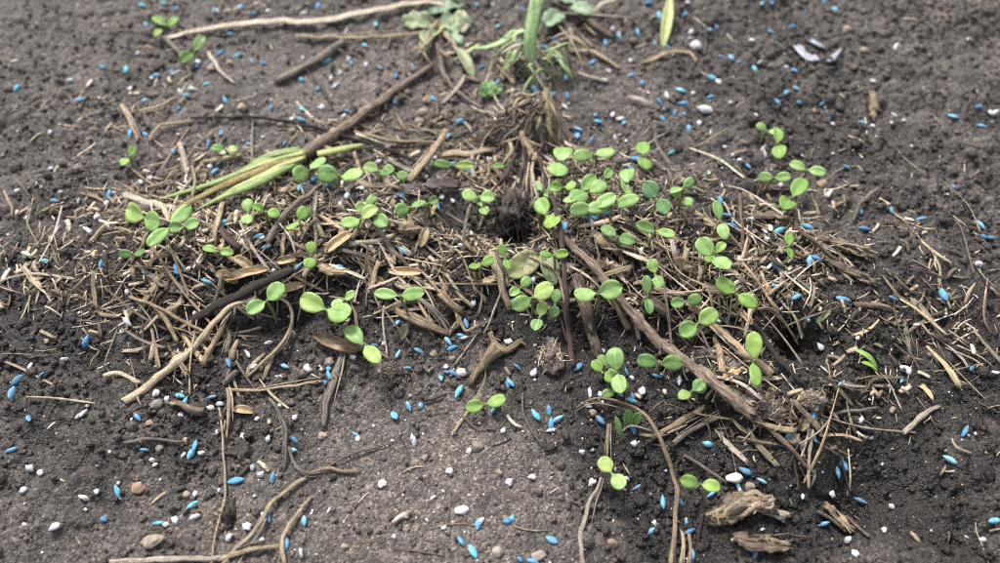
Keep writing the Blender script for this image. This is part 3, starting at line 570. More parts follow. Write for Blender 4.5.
for (nm, cat, m, wpx, fl, pts, lab, lm, kw) in T:
    o = tag(strand(nm, pts, wpx*(.92 if cat in ('stick','branch') else .78 if pts[0][1] < 380 else .68), m, fl, **kw), lab, cat, 'twigs and straws lying on the soil')
    if lm: LAND.append((sum(p[0] for p in pts)/len(pts), sum(p[1] for p in pts)/len(pts), lm))
    if lm in ('the thick curved tan stalk','the long arched far straw'): o.color = (1.28,1.26,1.22,1)      # bleached stalks
    rq = random.Random(int(pts[0][0]*3+pts[-1][1]))
    if cat in ('straw','stalk','splinter') and wpx >= 4 and len(pts) >= 3:   # split fibres along the stalk
        for q in range(rq.choice([1,2,2])):
            i0 = rq.randrange(0, len(pts)-1); i1 = min(len(pts), i0+rq.randrange(2,5)); sg = rq.choice([-1,1])*wpx*rq.uniform(.3,.5); seg_ = pts[i0:i1]
            dx, dy = seg_[-1][0]-seg_[0][0], seg_[-1][1]-seg_[0][1]; ll = math.hypot(dx, dy) or 1
            strand('split_fibre', [(x-dy/ll*sg*(1+.5*k), y+dx/ll*sg*(1+.5*k), h+rq.uniform(.1,.7)) for k, (x, y, h) in enumerate(seg_)], max(1.4, wpx*rq.uniform(.16,.3)), rq.choice([m,'pale','straw','grey']), .4, (.7,1,.3), o, seed=q+31+int(pts[0][0]), n=6, ragged=1.5, ridge=.2)
    if cat in ('stick','branch','stalk','twig') and wpx >= 5:           # side stubs and loose bark
        for q in range(rq.choice([0,1,1,2]) if wpx < 8 else rq.choice([2,3,4])):
            i = rq.randrange(len(pts)-1); u = rq.random(); a, c = pts[i], pts[i+1]; x, y = a[0]*(1-u)+c[0]*u, a[1]*(1-u)+c[1]*u; h = (a[2]*(1-u)+c[2]*u) if len(a) > 2 else 0
            dx, dy = c[0]-a[0], c[1]-a[1]; ll = math.hypot(dx, dy) or 1; sg = rq.choice([-1,1]); ln = wpx*rq.uniform(.5,1.5); k = rq.uniform(.2,.9)
            ex, ey = x+(-dy/ll*sg+dx/ll*k)*ln*.8, y+(dx/ll*sg+dy/ll*k)*ln*.8
            strand('stub', [(x,y,h+.3),((x+ex)/2,(y+ey)/2,h+.5),(ex,ey,h+rq.uniform(0,1.4))], wpx*rq.uniform(.2,.42), m, .8, (1.3,.9,.5), o, seed=q+int(x), n=6, ragged=1)
        if cat in ('stick','branch') and wpx >= 8 and m in ('bark','twig'):
            for q in range(4):
                i = rq.randrange(len(pts)-1); u = rq.random(); a, c = pts[i], pts[i+1]; x, y = a[0]*(1-u)+c[0]*u, a[1]*(1-u)+c[1]*u; h = a[2]*(1-u)+c[2]*u
                dx, dy = (c[0]-a[0]), (c[1]-a[1]); ll = math.hypot(dx, dy) or 1; ln = wpx*rq.uniform(.8,1.8)
                strand('bark_strip', [(x,y,h+1.0),(x+dx/ll*ln/2+rq.gauss(0,1),y+dy/ll*ln/2,h+1.5),(x+dx/ll*ln+rq.gauss(0,2),y+dy/ll*ln,h+rq.uniform(1.2,2.2))], wpx*rq.uniform(.25,.45), rq.choice(['tanwood',m,'grey']), .25, (.8,1,.6), o, seed=q+7+int(x), n=6, ragged=1.5, ridge=.3)

# the green shoot: torn leaf sheath at the end of the branch
root = obj('green_shoot', None, None, None, P(296,158,0))
tag(root, 'torn green shoot of folded blades tapering from the grey brown branch', 'shoot'); LAND.append((245,180,'the green shoot'))
strand('blade', [(306,152,4),(285,156,4),(262,162,3.5),(235,175,4),(205,186,3.5),(160,199,2)], 8, 'green', .5, (1.3,1,.5), root, ragged=.1, ridge=.1, n=10)
strand('blade', [(305,156,5),(278,163,5.5),(250,174,5),(220,187,4),(195,199,4),(175,211,3.5),(168,226,1.5)], 8, 'fadedblade', .4, (1.2,1.1,.45), root, ragged=.2, ridge=.12, n=10)
strand('blade', [(302,159,4),(285,168,5),(268,177,5),(246,187,5),(222,197,4.4),(196,210,3)], 11, 'green', .5, (.7,1.15,.08), root, ragged=.1, ridge=.08, n=10)
strand('blade', [(300,150,4),(275,154,4),(250,163,3)], 9, 'green', .4, (1.2,1,.5), root, ragged=.6)
strand('blade', [(304,157,6),(280,166,6.5),(255,178,6),(232,189,4.6),(212,201,2.5)], 5, 'yellowgreen', .4, (1,1,.3), root, ragged=.2)
strand('blade', [(303,153,6),(276,159,6),(246,170,5),(222,181,4)], 4.5, 'yellowgreen', .4, (1,1,.3), root, ragged=.2)
strand('tip', [(318,154,4),(335,151,3),(350,147,2),(362,145,1)], 9, 'yellowgreen', .5, (.9,1,.5), root, ragged=.3)

# far grass: a broad blade with side leaves, dead tuft at its foot
tg = obj('grass_plant', None, None, None, P(535,80,0)); tag(tg, 'green grass blade growing upright from the dead tuft, out of focus', 'grass plant'); LAND.append((533,40,'the far green grass blade'))
strand('blade', [(536,82,2),(531,62,8),(530,42,14),(533,20,20),(538,-6,26)], 12, 'palegreen', .2, (.7,1,1.1), tg, ragged=0)
strand('blade', [(531,30,8),(520,31,8),(508,38,6),(490,46,4),(470,48,2)], 7, 'palegreen', .25, (.8,1,.3), tg, ragged=0)
strand('blade', [(530,42,8),(520,50,6),(512,60,4),(504,70,2)], 10, 'palegreen', .25, (.4,1.2,.4), tg, ragged=0)
rg = random.Random(55)
for k in range(24):
    x0, y0 = rg.gauss(532,9), rg.uniform(38,86); dx = rg.choice([-1,1])*rg.uniform(12,52); up_ = rg.uniform(4,12)
    strand('blade' if k % 2 else 'dry_blade', [(x0,y0,1),(x0+dx*.35,y0-rg.uniform(4,20),up_),(x0+dx*.75,y0-rg.uniform(-8,16),up_*.9),(x0+dx,y0+rg.uniform(-4,26),1)], rg.uniform(2,5), (['palegreen','yellowgreen','green'] if k % 2 else ['straw','pale','grey'])[k//2%3], .25, (.8,1,.3), tg, seed=700+k, ragged=.3)
tf = obj('dead_grass_tuft', None, None, None, P(530,125,0)); tag(tf, 'dead brown grass tuft with matted blades on top of the mound', 'grass tuft'); LAND.append((530,112,'the dead grass tuft'))
for k, (pts, wp, m) in enumerate([
  ([(546,88,8),(546,105,9),(549,125,7),(551,148,2)],9,'dull'), ([(540,92,9),(530,95,10),(520,93,9),(512,100,8),(508,112,6)],5,'straw'), ([(541,96,9),(534,104,10),(524,112,8),(512,120,6),(496,128,4),(478,138,1)],7,'grey'),
  ([(538,100,9),(531,112,9),(529,128,7),(526,146,3)],7,'grey'), ([(543,100,9),(540,118,8),(541,136,6),(546,156,2)],8,'twig'), ([(535,98,9),(526,104,9),(518,114,8),(511,128,5)],6,'twig'),
  ([(520,96,8),(514,106,8),(516,118,7),(525,122,7)],5,'straw'), ([(547,92,9),(553,104,8),(555,122,5),(557,140,1)],6,'dull'), ([(508,118,6),(492,124,5),(470,130,3),(446,136,1)],5,'twig'),
  ([(539,110,9),(533,122,8),(536,140,6),(538,158,3)],6,'dark'), ([(530,100,10),(523,101,10),(518,108,9),(526,113,9)],6,'tanwood'), ([(544,112,8),(548,126,7),(553,138,5),(562,146,1)],5,'straw'), ([(524,118,8),(516,128,7),(506,136,5),(497,150,1)],5,'grey'), ([(514,110,7),(506,117,6),(500,130,4),(492,140,2)],4,'dark')]):
    strand('blade', pts, wp*.6, m if m != 'dull' else 'fadedblade', .3, (.8,1,.6), tf, seed=300+k, ragged=.8, ridge=.15)
    for q in range(2):
        rq = random.Random(k*7+q); strand('fibre', [(x+rq.gauss(0,5), y+rq.gauss(0,4), z+rq.uniform(-1.5,1.5)) for x,y,z in pts], rq.uniform(1.6,3.4), rq.choice(['grey','twig','straw','dark','twig']), .5, (.8,1,.4), tf, seed=400+k*3+q)

# ------------------------------------------------------------------ single leaves
def single_leaf(name, label, cat, p0, p1, wpx, m, h=(1,1), cup=.15, arch=.1, neck=.05, point=1.0, tilt=(0,0), wav=.06, lobes=0, lm=None, parent=None):
    a, b = P(*p0, h[0]), P(*p1, h[1]); s = mmpx((p0[1]+p1[1])/2)*MM
    nr = Vector((tilt[0], tilt[1], 1)).normalized()
    v, f, uv = leaf_mesh(name, a, b, nr, wpx*s, .0005, cup, arch, neck, point, 14, 8, wav, int(p0[0]), lobes)
    if parent is not None:
        return obj(name, mesh(name, [q-parent.location for q in v], f, uv), m, parent)
    v, c = local(v); o = obj(name, mesh(name, v, f, uv), m, None, c); tag(o, label, cat)
    if lm: LAND.append(((p0[0]+p1[0])/2, (p0[1]+p1[1])/2, lm))
    return o
single_leaf('dry_leaf','dry tan pointed leaf lying under the drooping near seedling','leaf',(313,335),(360,350),13,'brownleaf',(3.6,3.2),.8,.15,.0,.9,(-.2,-.6),.22,lm='the dry tan leaf')
single_leaf('dead_leaf','large dark brown dead leaf pressed flat below the knuckled twig','leaf',(762,398),(694,352),38,'darkleaf',(1.2,1.0),.1,.05,.0,.8,(.1,-.25),.12,lm='the dark dead leaf')
single_leaf('dull_leaf','dull grey green spotted leaf under the fibrous root clump','leaf',(508,275),(539,254),24,'dull',(2,3),.2,.2,.0,.9,(-.2,-.6),.05,lm='the dull spotted leaf')
single_leaf('dull_leaf','dark dull green leaf hanging behind the upright purplish stem','leaf',(544,250),(555,285),18,'dull',(3,2),.3,.2,.0,.8,(.3,-.8),.05)
single_leaf('yellow_leaf','pale yellow green pointed leaf on the far soil','leaf',(671,-6),(663,47),11,'paleyellow',(3,1),.3,.1,.0,.75,(0,-.3),.05,lm='the far pointed leaf')
single_leaf('pale_leaf','drooping pale green leaf beside the bent grey stem','leaf',(457,44),(474,76),11,'dull',(4,2),.3,.2,.05,.9,(.2,-.2),.05)
single_leaf('bark_flake','purplish grey bark flake lying on the mound between seedlings','bark flake',(426,184),(459,184),13,'darkleaf',(2.5,2.2),.3,.1,.0,2,(.1,.2),.15,lm='the purplish bark flake')
single_leaf('bark_flake','smaller dark bark flake beside the purplish one','bark flake',(401,192),(428,186),14,'darkleaf',(1.6,1.6),.2,.1,.0,2,(.1,.1),.15)
single_leaf('dry_leaf','small tan husk standing in the middle of the litter','husk',(420,247),(427,227),9,'dryleaf',(2.5,4),.5,.1,.0,.9,(.3,-.6),.05,lm='the small tan husk')
single_leaf('dry_leaf','tan curled husk lying just above the long seedling pair','husk',(388,271),(422,272),9,'dryleaf',(3.5,3.5),.6,.1,.0,.9,(0,-.5),.05)
single_leaf('dry_leaf','pale brown papery leaf strip behind the charred black stick','leaf',(224,279),(268,268),9,'dryleaf',(2,3),.9,.15,.0,1.3,(-.1,-.3),.2,lm='the papery leaf strip')
single_leaf('dry_leaf','short papery scrap standing over the papery leaf strip','leaf',(234,256),(254,270),9,'dryleaf',(2.5,2.6),.8,.2,.0,1.3,(.1,-.3),.2)
single_leaf('dry_leaf','torn papery scrap at the left end of the papery leaf strip','leaf',(216,272),(238,282),10,'dryleaf',(1.6,2.2),.8,.2,.0,1.4,(.2,-.3),.25)
single_leaf('dry_leaf','tan papery leaf strip in front of the charred black stick','leaf',(268,294),(303,284),9,'dryleaf',(1.5,2.5),.8,.2,.0,1.3,(0,-.4),.2)
single_leaf('dry_leaf','small papery scrap right of the black stick end','leaf',(276,262),(296,258),8,'dryleaf',(2,3),.8,.2,.0,1.3,(0,-.4),.2)
single_leaf('dry_leaf','curled brown leaf strip below the clustered seedlings','leaf',(325,252),(352,232),11,'dryleaf',(2.2,3),.6,.1,.0,1.2,(-.2,-.3),.15)
single_leaf('seed_husk','pale tan pointed husk on the left soil','husk',(232,409),(254,412),9,'dryleaf',(.6,.6),.8,.2,.0,.8,(0,0),.05,lm='the pale pointed husk')
single_leaf('grass_sprout','short curved green blade at the right edge of the litter','blade',(880,366),(855,347),6,'cotybright',(2,2.4),.3,.35,.0,.7,(0,.1),.05)
single_leaf('grass_sprout','small green blade rising at the right edge below another','blade',(880,371),(864,361),6,'cotybright',(1,2.4),.3,.35,.0,.7,(0,.1),.05)
single_leaf('pale_sprout','stubby pale green blade near the deep hole','blade',(816,323),(831,311),5,'dull',(.8,2.5),.3,.1,.0,1.1,(0,-.2),.05)
wd = obj('weed', None, None, None, P(430,30,0)); tag(wd, 'blurred bluish green weed under the bent end of the arched straw', 'weed'); LAND.append((440,22,'the far bluish weed'))
for p0,p1,wp in [((436,22),(400,22),22),((438,20),(472,27),24),((432,24),(424,50),14),((425,8),(466,0),24),((445,28),(462,42),11)]: single_leaf('leaf','','',p0,p1,wp,'weed',(1.5,1.5),.4,.3,.0,1.1,(0,-.1),.3,.2,parent=wd)
for k in range(9):
    x0, y0 = rg.gauss(445,14), rg.uniform(15,50); dx = rg.choice([-1,1])*rg.uniform(8,34)
    strand('dry_blade', [(x0,y0,2),(x0+dx*.4,y0+rg.uniform(2,14),4),(x0+dx,y0+rg.uniform(10,44),.6)], rg.uniform(2,4.5), rg.choice(['straw','pale','grey','yellowgreen']), .3, (.8,1,.3), wd, seed=740+k, ragged=.4)
wd = obj('weed', None, None, None, P(565,14,0)); tag(wd, 'blurred bluish weed beside the far brown stick', 'weed')
for p0,p1,wp in [((562,10),(546,24),18),((570,4),(592,12),15),((575,2),(560,-6),15)]: single_leaf('leaf','','',p0,p1,wp,'weed',(4,4),.3,.2,.05,1.1,(0,-.2),.12,.1,parent=wd)
wd = obj('weed', None, None, None, P(490,90,0)); tag(wd, 'small lobed green weed leaf beside the far grass blade', 'weed'); LAND.append((489,87,'the lobed weed'))
for p0,p1,wp in [((492,96),(487,80),14),((491,94),(502,86),9),((488,94),(479,92),9)]: single_leaf('leaf','','',p0,p1,wp,'cotydark',(2,3),.3,.2,.05,1.1,(0,-.3),.12,.15,parent=wd)
wd = obj('weed', None, None, None, P(618,438,0)); tag(wd, 'young weed with narrow dark leaves beside the arched tan stem', 'weed')
for p0,p1,wp in [((621,437),(616,417),6),((629,428),(628,410),11),((632,426),(640,413),9)]: single_leaf('leaf','','',p0,p1,wp,'cotydark',(2,6),.3,.1,.05,.9,(0,-.4),.05,parent=wd)
wd = obj('weed', None, None, None, P(160,25,0)); tag(wd, 'tiny blurred yellow green weed behind the end of the arched straw', 'weed')
for p0,p1,wp in [((166,25),(152,16),8),((168,26),(178,17),8),((162,29),(154,36),7)]: single_leaf('leaf','','',p0,p1,wp,'cotybright',(2,3),.3,.1,.05,.9,(0,-.2),.05,parent=wd)

# ------------------------------------------------------------------ seedlings: two seed leaves on a thin stem. (x1,y1,x2,y2, breadth, material, height mm, label, phrase)
S = [
 (187,56,199,43,.6,'cotydark',3,'green seedling in the dark gap under the arched far straw','the seedling under the arched straw'),
 (218,148,231,149,.6,'coty',3,'pale seedling on the soil behind the green shoot','the pale seedling behind the green shoot'),
 (132,152,126,160,.7,'cotybright',3,'yellow green seedling at the far left edge',None),
 (134,213,152,221,.75,'coty',4,'seedling pair beside the bleached stalk end',None),
 (192,224,176,227,.75,'coty',6,'pale seedling with broad leaves below the faded blade','the broad-leaved left seedling'),
 (157,237,182,214,.5,'coty',6,'long-leaved seedling left of the broad-leaved one',None),
 (247,205,247,218,.85,'coty',5,'upright pair of pale leaves directly below the green shoot','the upright pale pair'),
 (261,209,270,212,.8,'cotybright',5,'seedling with one folded leaf next to the upright pale pair','the folded-leaf seedling'),
 (303,213,293,225,.7,'cotybright',6,'slanted bright seedling beside the crooked grey brown twig','the slanted bright seedling'),
 (311,249,310,260,.85,'cotybright',5,'bright upright pair right of the papery leaf scraps','the bright upright pair'),
 (226,252,210,249,.4,'cotybright',5,'seedling with a single curved narrow leaf on the left litter','the curved narrow seedling'),
 (127,254,139,253,.7,'cotydark',4,'dark small seedling at the left edge of the litter',None),
 (302,173,317,163,.7,'coty',5,'seedling touching the tip of the green shoot','the seedling at the shoot tip'),
 (327,174,351,174,.72,'coty',6,'wide seedling pair right of the green shoot','the wide pair by the shoot'),
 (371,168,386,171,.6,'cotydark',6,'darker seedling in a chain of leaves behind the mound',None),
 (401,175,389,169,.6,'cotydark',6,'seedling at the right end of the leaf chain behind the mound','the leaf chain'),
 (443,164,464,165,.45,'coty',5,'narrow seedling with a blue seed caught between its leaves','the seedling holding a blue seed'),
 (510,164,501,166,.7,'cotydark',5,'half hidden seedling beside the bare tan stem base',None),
 (371,200,361,207,.8,'coty',7,'upper seedling of the crowded cluster on the mound',None),
 (369,212,351,222,.7,'coty',7,'largest seedling in the crowded cluster on the mound','the crowded seedling cluster'),
 (380,220,367,208,.7,'coty',6,'seedling leaning right in the crowded cluster on the mound',None),
 (403,209,418,203,.65,'coty',6,'seedling beside a blue seed right of the crowded cluster','the seedling right of the cluster'),
 (432,201,423,203,.5,'coty',6,'half covered seedling below the purplish bark flake',None),
 (470,195,487,197,.85,'coty',9,'upright seedling above the black hollow','the seedling above the black hollow'),
 (484,210,480,201,.75,'coty',8,'seedling leaf pair hanging over the black hollow',None),
 (477,266,486,262,.75,'cotybright',7,'small bright seedling inside the middle of the litter','the small bright seedling'),
 (507,262,503,251,.5,'cotybright',7,'narrow leaf seedling below the fibrous root clump',None),
 (563,152,559,167,.85,'coty',6,'upright seedling pair right of the dead grass tuft','the pair right of the dead tuft'),
 (584,155,605,152,.65,'coty',6,'wide seedling pair behind the reddish arch','the wide pair behind the reddish arch'),
 (645,161,643,148,.7,'cotybright',6,'lone upright seedling behind the right end of the mound','the lone upright back seedling'),
 (608,174,600,182,.6,'coty',6,'slanted seedling under the end of the reddish arch',None),
 (627,174,627,187,.7,'coty',6,'upright slender seedling right of the reddish arch','the slender upright seedling'),
 (568,186,559,187,.8,'cotybright',7,'seedling under the middle of the reddish arch',None),
 (580,195,598,186,.8,'coty',8,'big seedling in the crowd below the reddish arch','the crowd below the reddish arch'),
 (588,183,573,196,.6,'coty',7,'seedling half hidden in the crowd below the reddish arch',None),
 (581,209,605,201,.6,'coty',8,'spotted long-leaved seedling in front of that crowd','the spotted long-leaved seedling'),
 (626,201,599,207,.5,'coty',7,'seedling with an outstretched narrow leaf on the mound',None),
 (651,190,663,206,.85,'bluecoty',7,'bluish green broad seedling on the right of the mound','the bluish broad seedling'),
 (677,190,689,183,.75,'coty',7,'tall pale seedling next to the bluish broad one','the tall pale seedling'),
 (687,201,676,193,.75,'coty',6,'lower pale seedling next to the bluish broad one',None),
 (646,227,666,233,.55,'coty',7,'level seedling pair on the crest right of the mound','the level pair on the crest'),
 (609,231,626,239,.6,'cotydark',5,'darker seedling pair below the spotted one','the dark pair below the spotted one'),
 (548,193,538,186,.55,'coty',5,'seedling beside a white granule under the reddish arch',None),
 (542,206,551,220,.7,'cotybright',6,'seedling right of the fibrous root clump','the seedling by the root clump'),
 (549,254,559,254,.55,'cotybright',8,'bright flat seedling across the upright purplish stem','the flat seedling across the purplish stem'),
 (517,290,524,284,.75,'coty',6,'small seedling below the dull spotted leaf',None),
 (522,303,543,291,.75,'coty',8,'large bright seedling left of the purplish stem','the large seedling left of the stem'),
 (542,309,537,324,.75,'coty',5,'shaded upright pair left of the purplish stem','the shaded pair left of the stem'),
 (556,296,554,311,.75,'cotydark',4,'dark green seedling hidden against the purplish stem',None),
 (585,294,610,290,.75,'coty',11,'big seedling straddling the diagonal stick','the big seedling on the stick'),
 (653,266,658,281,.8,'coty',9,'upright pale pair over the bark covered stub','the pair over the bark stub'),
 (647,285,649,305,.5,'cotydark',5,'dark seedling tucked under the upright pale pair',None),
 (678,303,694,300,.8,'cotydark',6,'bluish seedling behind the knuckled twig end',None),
 (688,329,708,317,.9,'coty',8,'round-leaved seedling below the knuckled tan twig','the round-leaved seedling'),
 (705,247,721,263,.8,'coty',8,'big round pair right of the mound','the big round right pair'),
 (719,249,712,256,.5,'cotybright',7,'small yellow seedling between big round leaves',None),
 (726,286,747,300,.6,'cotybright',7,'drooping bright seedling above the rough black twig','the drooping bright seedling'),
 (754,345,756,373,.55,'cotybright',8,'tall upright seedling pair over the end of the knuckled twig','the tall pair on the knuckled twig'),
 (718,210,723,230,.55,'coty',6,'slender upright pair beside the thin upright brown twig','the slender right pair'),
 (778,134,779,150,.65,'cotybright',6,'farthest seedling on the right soil','the farthest right seedling'),
 (762,127,774,132,.5,'coty',5,'small narrow seedling touching the farthest right one',None),
 (798,166,817,171,.6,'coty',8,'pale wide pair at the back of the right clump','the pale wide right pair'),
 (766,177,783,177,.65,'coty',6,'wide pair at the left of the right clump','the wide pair of the right clump'),
 (788,202,799,187,.6,'cotybright',6,'upright seedling at the front of the right clump','the front of the right clump'),
 (789,239,790,252,.5,'cotybright',4,'bent seedling with a looped stem below the right clump','the looped-stem seedling'),
 (275,292,256,307,.75,'coty',9,'seedling over the dark hollow beside the black stick','the seedling over the dark hollow'),
 (312,303,339,312,.65,'coty',10,'largest front seedling with two wide leaves','the largest front seedling'),
 (350,296,338,302,.7,'coty',8,'small seedling just behind the largest front one',None),
 (354,334,371,353,.55,'coty',8,'drooping front seedling leaning to the packed soil','the drooping front seedling'),
 (386,294,412,294,.45,'coty',10,'long flat seedling pair on two stems in front of the mound','the long flat pair'),
 (475,406,496,401,.6,'cotybright',3,'lone bright pair on the packed soil','the lone bright pair'),
 (615,359,619,383,.75,'coty',8,'tall pair in the clump below the split brown stick','the clump below the split stick'),
 (607,375,599,368,.8,'cotybright',5,'small seedling left in the clump below the split stick',None),
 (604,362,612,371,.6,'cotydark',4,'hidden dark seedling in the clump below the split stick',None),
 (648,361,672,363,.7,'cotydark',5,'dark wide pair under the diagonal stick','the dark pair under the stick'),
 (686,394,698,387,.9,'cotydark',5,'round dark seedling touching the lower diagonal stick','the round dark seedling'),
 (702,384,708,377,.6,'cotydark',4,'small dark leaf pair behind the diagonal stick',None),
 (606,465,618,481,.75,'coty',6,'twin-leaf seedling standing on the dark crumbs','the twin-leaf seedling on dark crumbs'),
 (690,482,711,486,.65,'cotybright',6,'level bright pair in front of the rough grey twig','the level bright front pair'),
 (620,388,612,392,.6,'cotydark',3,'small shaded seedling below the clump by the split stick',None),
]
def seedling(x1, y1, x2, y2, br, m, h, label, lm):
    rr = random.Random(int(x1*31+y1*7)); h *= 1.4; a, b = P(x1,y1,h+rr.uniform(-.6,.6)), P(x2,y2,h+rr.uniform(-.6,.6))
    mid = (a+b)/2; d = (b-a).length
    drop = max(.0004, d*rr.uniform(.02,.16)); node = Vector((mid.x, mid.y, mid.z-drop))
    gx, gy = node.x+rr.uniform(-1,1)*.0015, node.y+rr.uniform(-.2,1)*.002
    base = Vector((gx, gy, samp(H,gx,gy)-.0006))
    e = obj('seedling', None, None, None, base); tag(e, label, 'seedling', 'green seedlings'); 
    midp = base.lerp(node,.5)+Vector((rr.uniform(-1,1)*.0008, rr.uniform(-1,1)*.0008, 0)); nodeL = node
    path = smooth_path([base, midp, node], .0008)
    v, f, uv = tube(path, lambda t: .00048*(1.15-.3*t), 6, 1, .08, .0, int(x1)); obj('stem', mesh('stem', [q-base for q in v], f, uv), 'stem', e)
    for k, c in enumerate((a, b)):
        ax = c-node; ln = max(.0046, min(2*ax.length*.96, .0098)); axn = ax.normalized()
        tip = node+axn*ln
        wd_ = min(max(ln*br*rr.uniform(.85,1.08), .003), .0070)
        nr = Vector((rr.uniform(-.5,.5), rr.uniform(-.85,.25), 1)).normalized()
        v, f, uv = leaf_mesh('cotyledon', node+axn*.0002, tip, nr, wd_, .00022, rr.uniform(-.2,.35), rr.uniform(-.08,.3), .1, rr.uniform(.9,1.05), 11, 6, .05, rr.random()*50)
        obj('cotyledon', mesh('cotyledon', [q-base for q in v], f, uv), m, e)
    if lm: LAND.append(((x1+x2)/2, (y1+y2)/2, lm))
for s in S: seedling(*s)

# ------------------------------------------------------------------ clods of root, wood, stones
def clod(label, px, py, wpx, hpx, m, hair, cat='root clod', name='root_clod', lm=None, hairmat='twig', seed=1, raise_=0, hl=(3,9), wet=.9, hr=.16):
    s = mmpx(py)*MM; c = P(px, py, raise_); e = obj(name, None, None, None, c); tag(e, label, cat)
    me = lump_mesh('clod', 4, seed, .35, (wpx*s/2, hpx*s/2*1.1, hpx*s/2*.75), 1.5, .22)
    a = me.attributes.new('moist_shade', 'FLOAT', 'POINT'); a.data.foreach_set('value', np.full(len(me.vertices), wet, np.float32)); obj('earth', me, m, e)
    rr = random.Random(seed); V, F = [], []
    for k in range(hair):
        th = rr.uniform(0,6.28); ph = rr.uniform(-.1,1.3)
        st = Vector((math.cos(th)*math.cos(ph)*wpx*s/2*.9, math.sin(th)*math.cos(ph)*hpx*s/2*.95, math.sin(ph)*hpx*s/2*.65))
        dr = Vector((rr.gauss(0,1), rr.gauss(0,1)-.2, rr.gauss(0,.6))).normalized(); ln = rr.uniform(*hl)*MM
        pts = [st]
        for q in range(6):
            dr = (dr+Vector((rr.gauss(0,.4), rr.gauss(0,.4), rr.gauss(0,.4)-.12))).normalized(); pts.append(pts[-1]+dr*ln/6)
        v, f, uv = tube(pts, lambda t: hr*MM*(1.2-.9*t)*rr.uniform(.6,1.6), 4, 1, 0, 0, k)
        b = len(V); V += v; F += [tuple(i+b for i in q) for q in f]
    if hair:
        o = obj('root_hairs', mesh('root_hairs', V, F, [(0,0)]*len(V)), hairmat, e); o['kind'] = 'stuff'
    if lm: LAND.append((px, py, lm))
clod('hairy dark brown clod of roots and earth at the edge of the packed soil', 393, 374, 34, 22, 'crumb', 120, lm='the hairy root clod', seed=3, hairmat='twig', hl=(1.5,4), raise_=-1)
clod('black fibrous root clump sunk in the middle of the mound', 516, 210, 38, 44, 'dark', 190, cat='root clump', name='root_clump', lm='the fibrous root clump', hairmat='dark', seed=5, raise_=1.5, hl=(4,13), hr=.2)
clod('pale grey crumbling clump of earth and fibres right of the knobbly stub', 551, 357, 26, 28, 'crumb', 60, cat='clump', name='earth_clump', lm='the pale crumbling clump', hairmat='straw', seed=8, raise_=-1, wet=-.6, hl=(2,5))
clod('rounded dark clod below the straw bunch on the left soil', 243, 452, 21, 20, 'crumb', 0, cat='clod', name='earth_clod', lm='the rounded dark clod', seed=9)
clod('dark wood-like clod among the lower left straws', 230, 520, 17, 28, 'dark', 12, cat='clod', name='earth_clod', seed=10, raise_=-1, hairmat='straw')
clod('tan fibrous lump under the seedling by the dull pair on the mound', 592, 247, 26, 18, 'crumb', 60, cat='clump', name='earth_clump', seed=12, hairmat='straw', raise_=0)
clod('pale mossy lump of rotten stem at the end of the rough black twig', 812, 399, 26, 19, 'crumb', 50, cat='lump', name='stem_lump', lm='the pale mossy lump', seed=14, hairmat='pale', raise_=0, hl=(2,4), wet=-.8)
clod('brown knob beside the leftmost seedling pair', 146, 211, 12, 11, 'twig', 14, cat='knob', name='dried_bud', seed=16, hairmat='twig', raise_=2, hl=(1,2))
clod('brown fibrous lump right of the diagonal stick', 775, 412, 42, 26, 'crumb', 110, cat='clump', name='earth_clump', seed=18, hairmat='tanwood', raise_=-1.5, hl=(3,7))

rc = [o for o in COL.objects if o.name.startswith('root_clump')][0]; rk = random.Random(77)
for k in range(26):
    x0, y0 = rk.gauss(528,10), rk.uniform(140,188); x1, y1 = x0-rk.uniform(-12,34), y0+rk.uniform(25,62); hh = rk.uniform(3,7)
    strand('root', [(x0,y0,hh),(x0*.6+x1*.4+rk.gauss(0,4),y0*.6+y1*.4,hh+1.2),(x0*.25+x1*.75+rk.gauss(0,4),y0*.25+y1*.75,hh*.8),(x1,y1,rk.uniform(.5,2.5))], rk.uniform(1.6,5), rk.choice(['dark','dark','twig','grey','red','straw','pale']), .7, (1,1,.4), rc, seed=900+k, ragged=.8, n=6)

def chunk(label, pts, wpx, fl, m, lm=None, seed=1, splinters=5, cat='wood', name='rotten_wood'):
    e = obj(name, None, None, None, P(*pts[0][:2], 0)); tag(e, label, cat); rr = random.Random(seed)
    strand('wood_core', pts, wpx*.85, m, fl, (.75,1.1,.7), e, seed, 28, step=.0006, lump=.35, ridge=.12, ragged=.8, twist=.4, rough=.26, fr=380)
    for k in range(int(splinters*2.6)):
        i = rr.uniform(0,.7); q = [(p[0]*(1-i)+pts[-1][0]*i+rr.uniform(-.4,.4)*wpx, p[1]*(1-i)+pts[-1][1]*i+rr.uniform(-.35,.35)*wpx, (p[2] if len(p)>2 else 1)+rr.uniform(.5,1)*wpx*.1) for p in pts]
        strand('splinter', q, wpx*rr.uniform(.08,.22), rr.choice(['wood','wood','straw','tanwood','pale','dark']), .5, (.5,1,.6), e, seed*10+k, ragged=1.5, ridge=.3, lump=.3)
    if lm: LAND.append((sum(p[0] for p in pts)/len(pts), sum(p[1] for p in pts)/len(pts), lm))
chunk('large crumbling chunk of rotten tan wood in front of the level bright pair', [(711,517,1),(730,510,2),(750,501,2.2),(770,505,1.2)], 28, .5, 'twig', 'the large rotten wood chunk', 21, 8)
chunk('pale broken stem end sticking out of the large rotten wood', [(764,511,1.5),(776,513,1.5),(789,515,1)], 10, .8, 'pale', None, 22, 2)
chunk('smaller flat rotten wood piece below the large chunk', [(735,537,.5),(752,543,1.5),(770,545,1.5),(786,543,.5)], 17, .45, 'twig', 'the flat rotten wood piece', 23, 6)
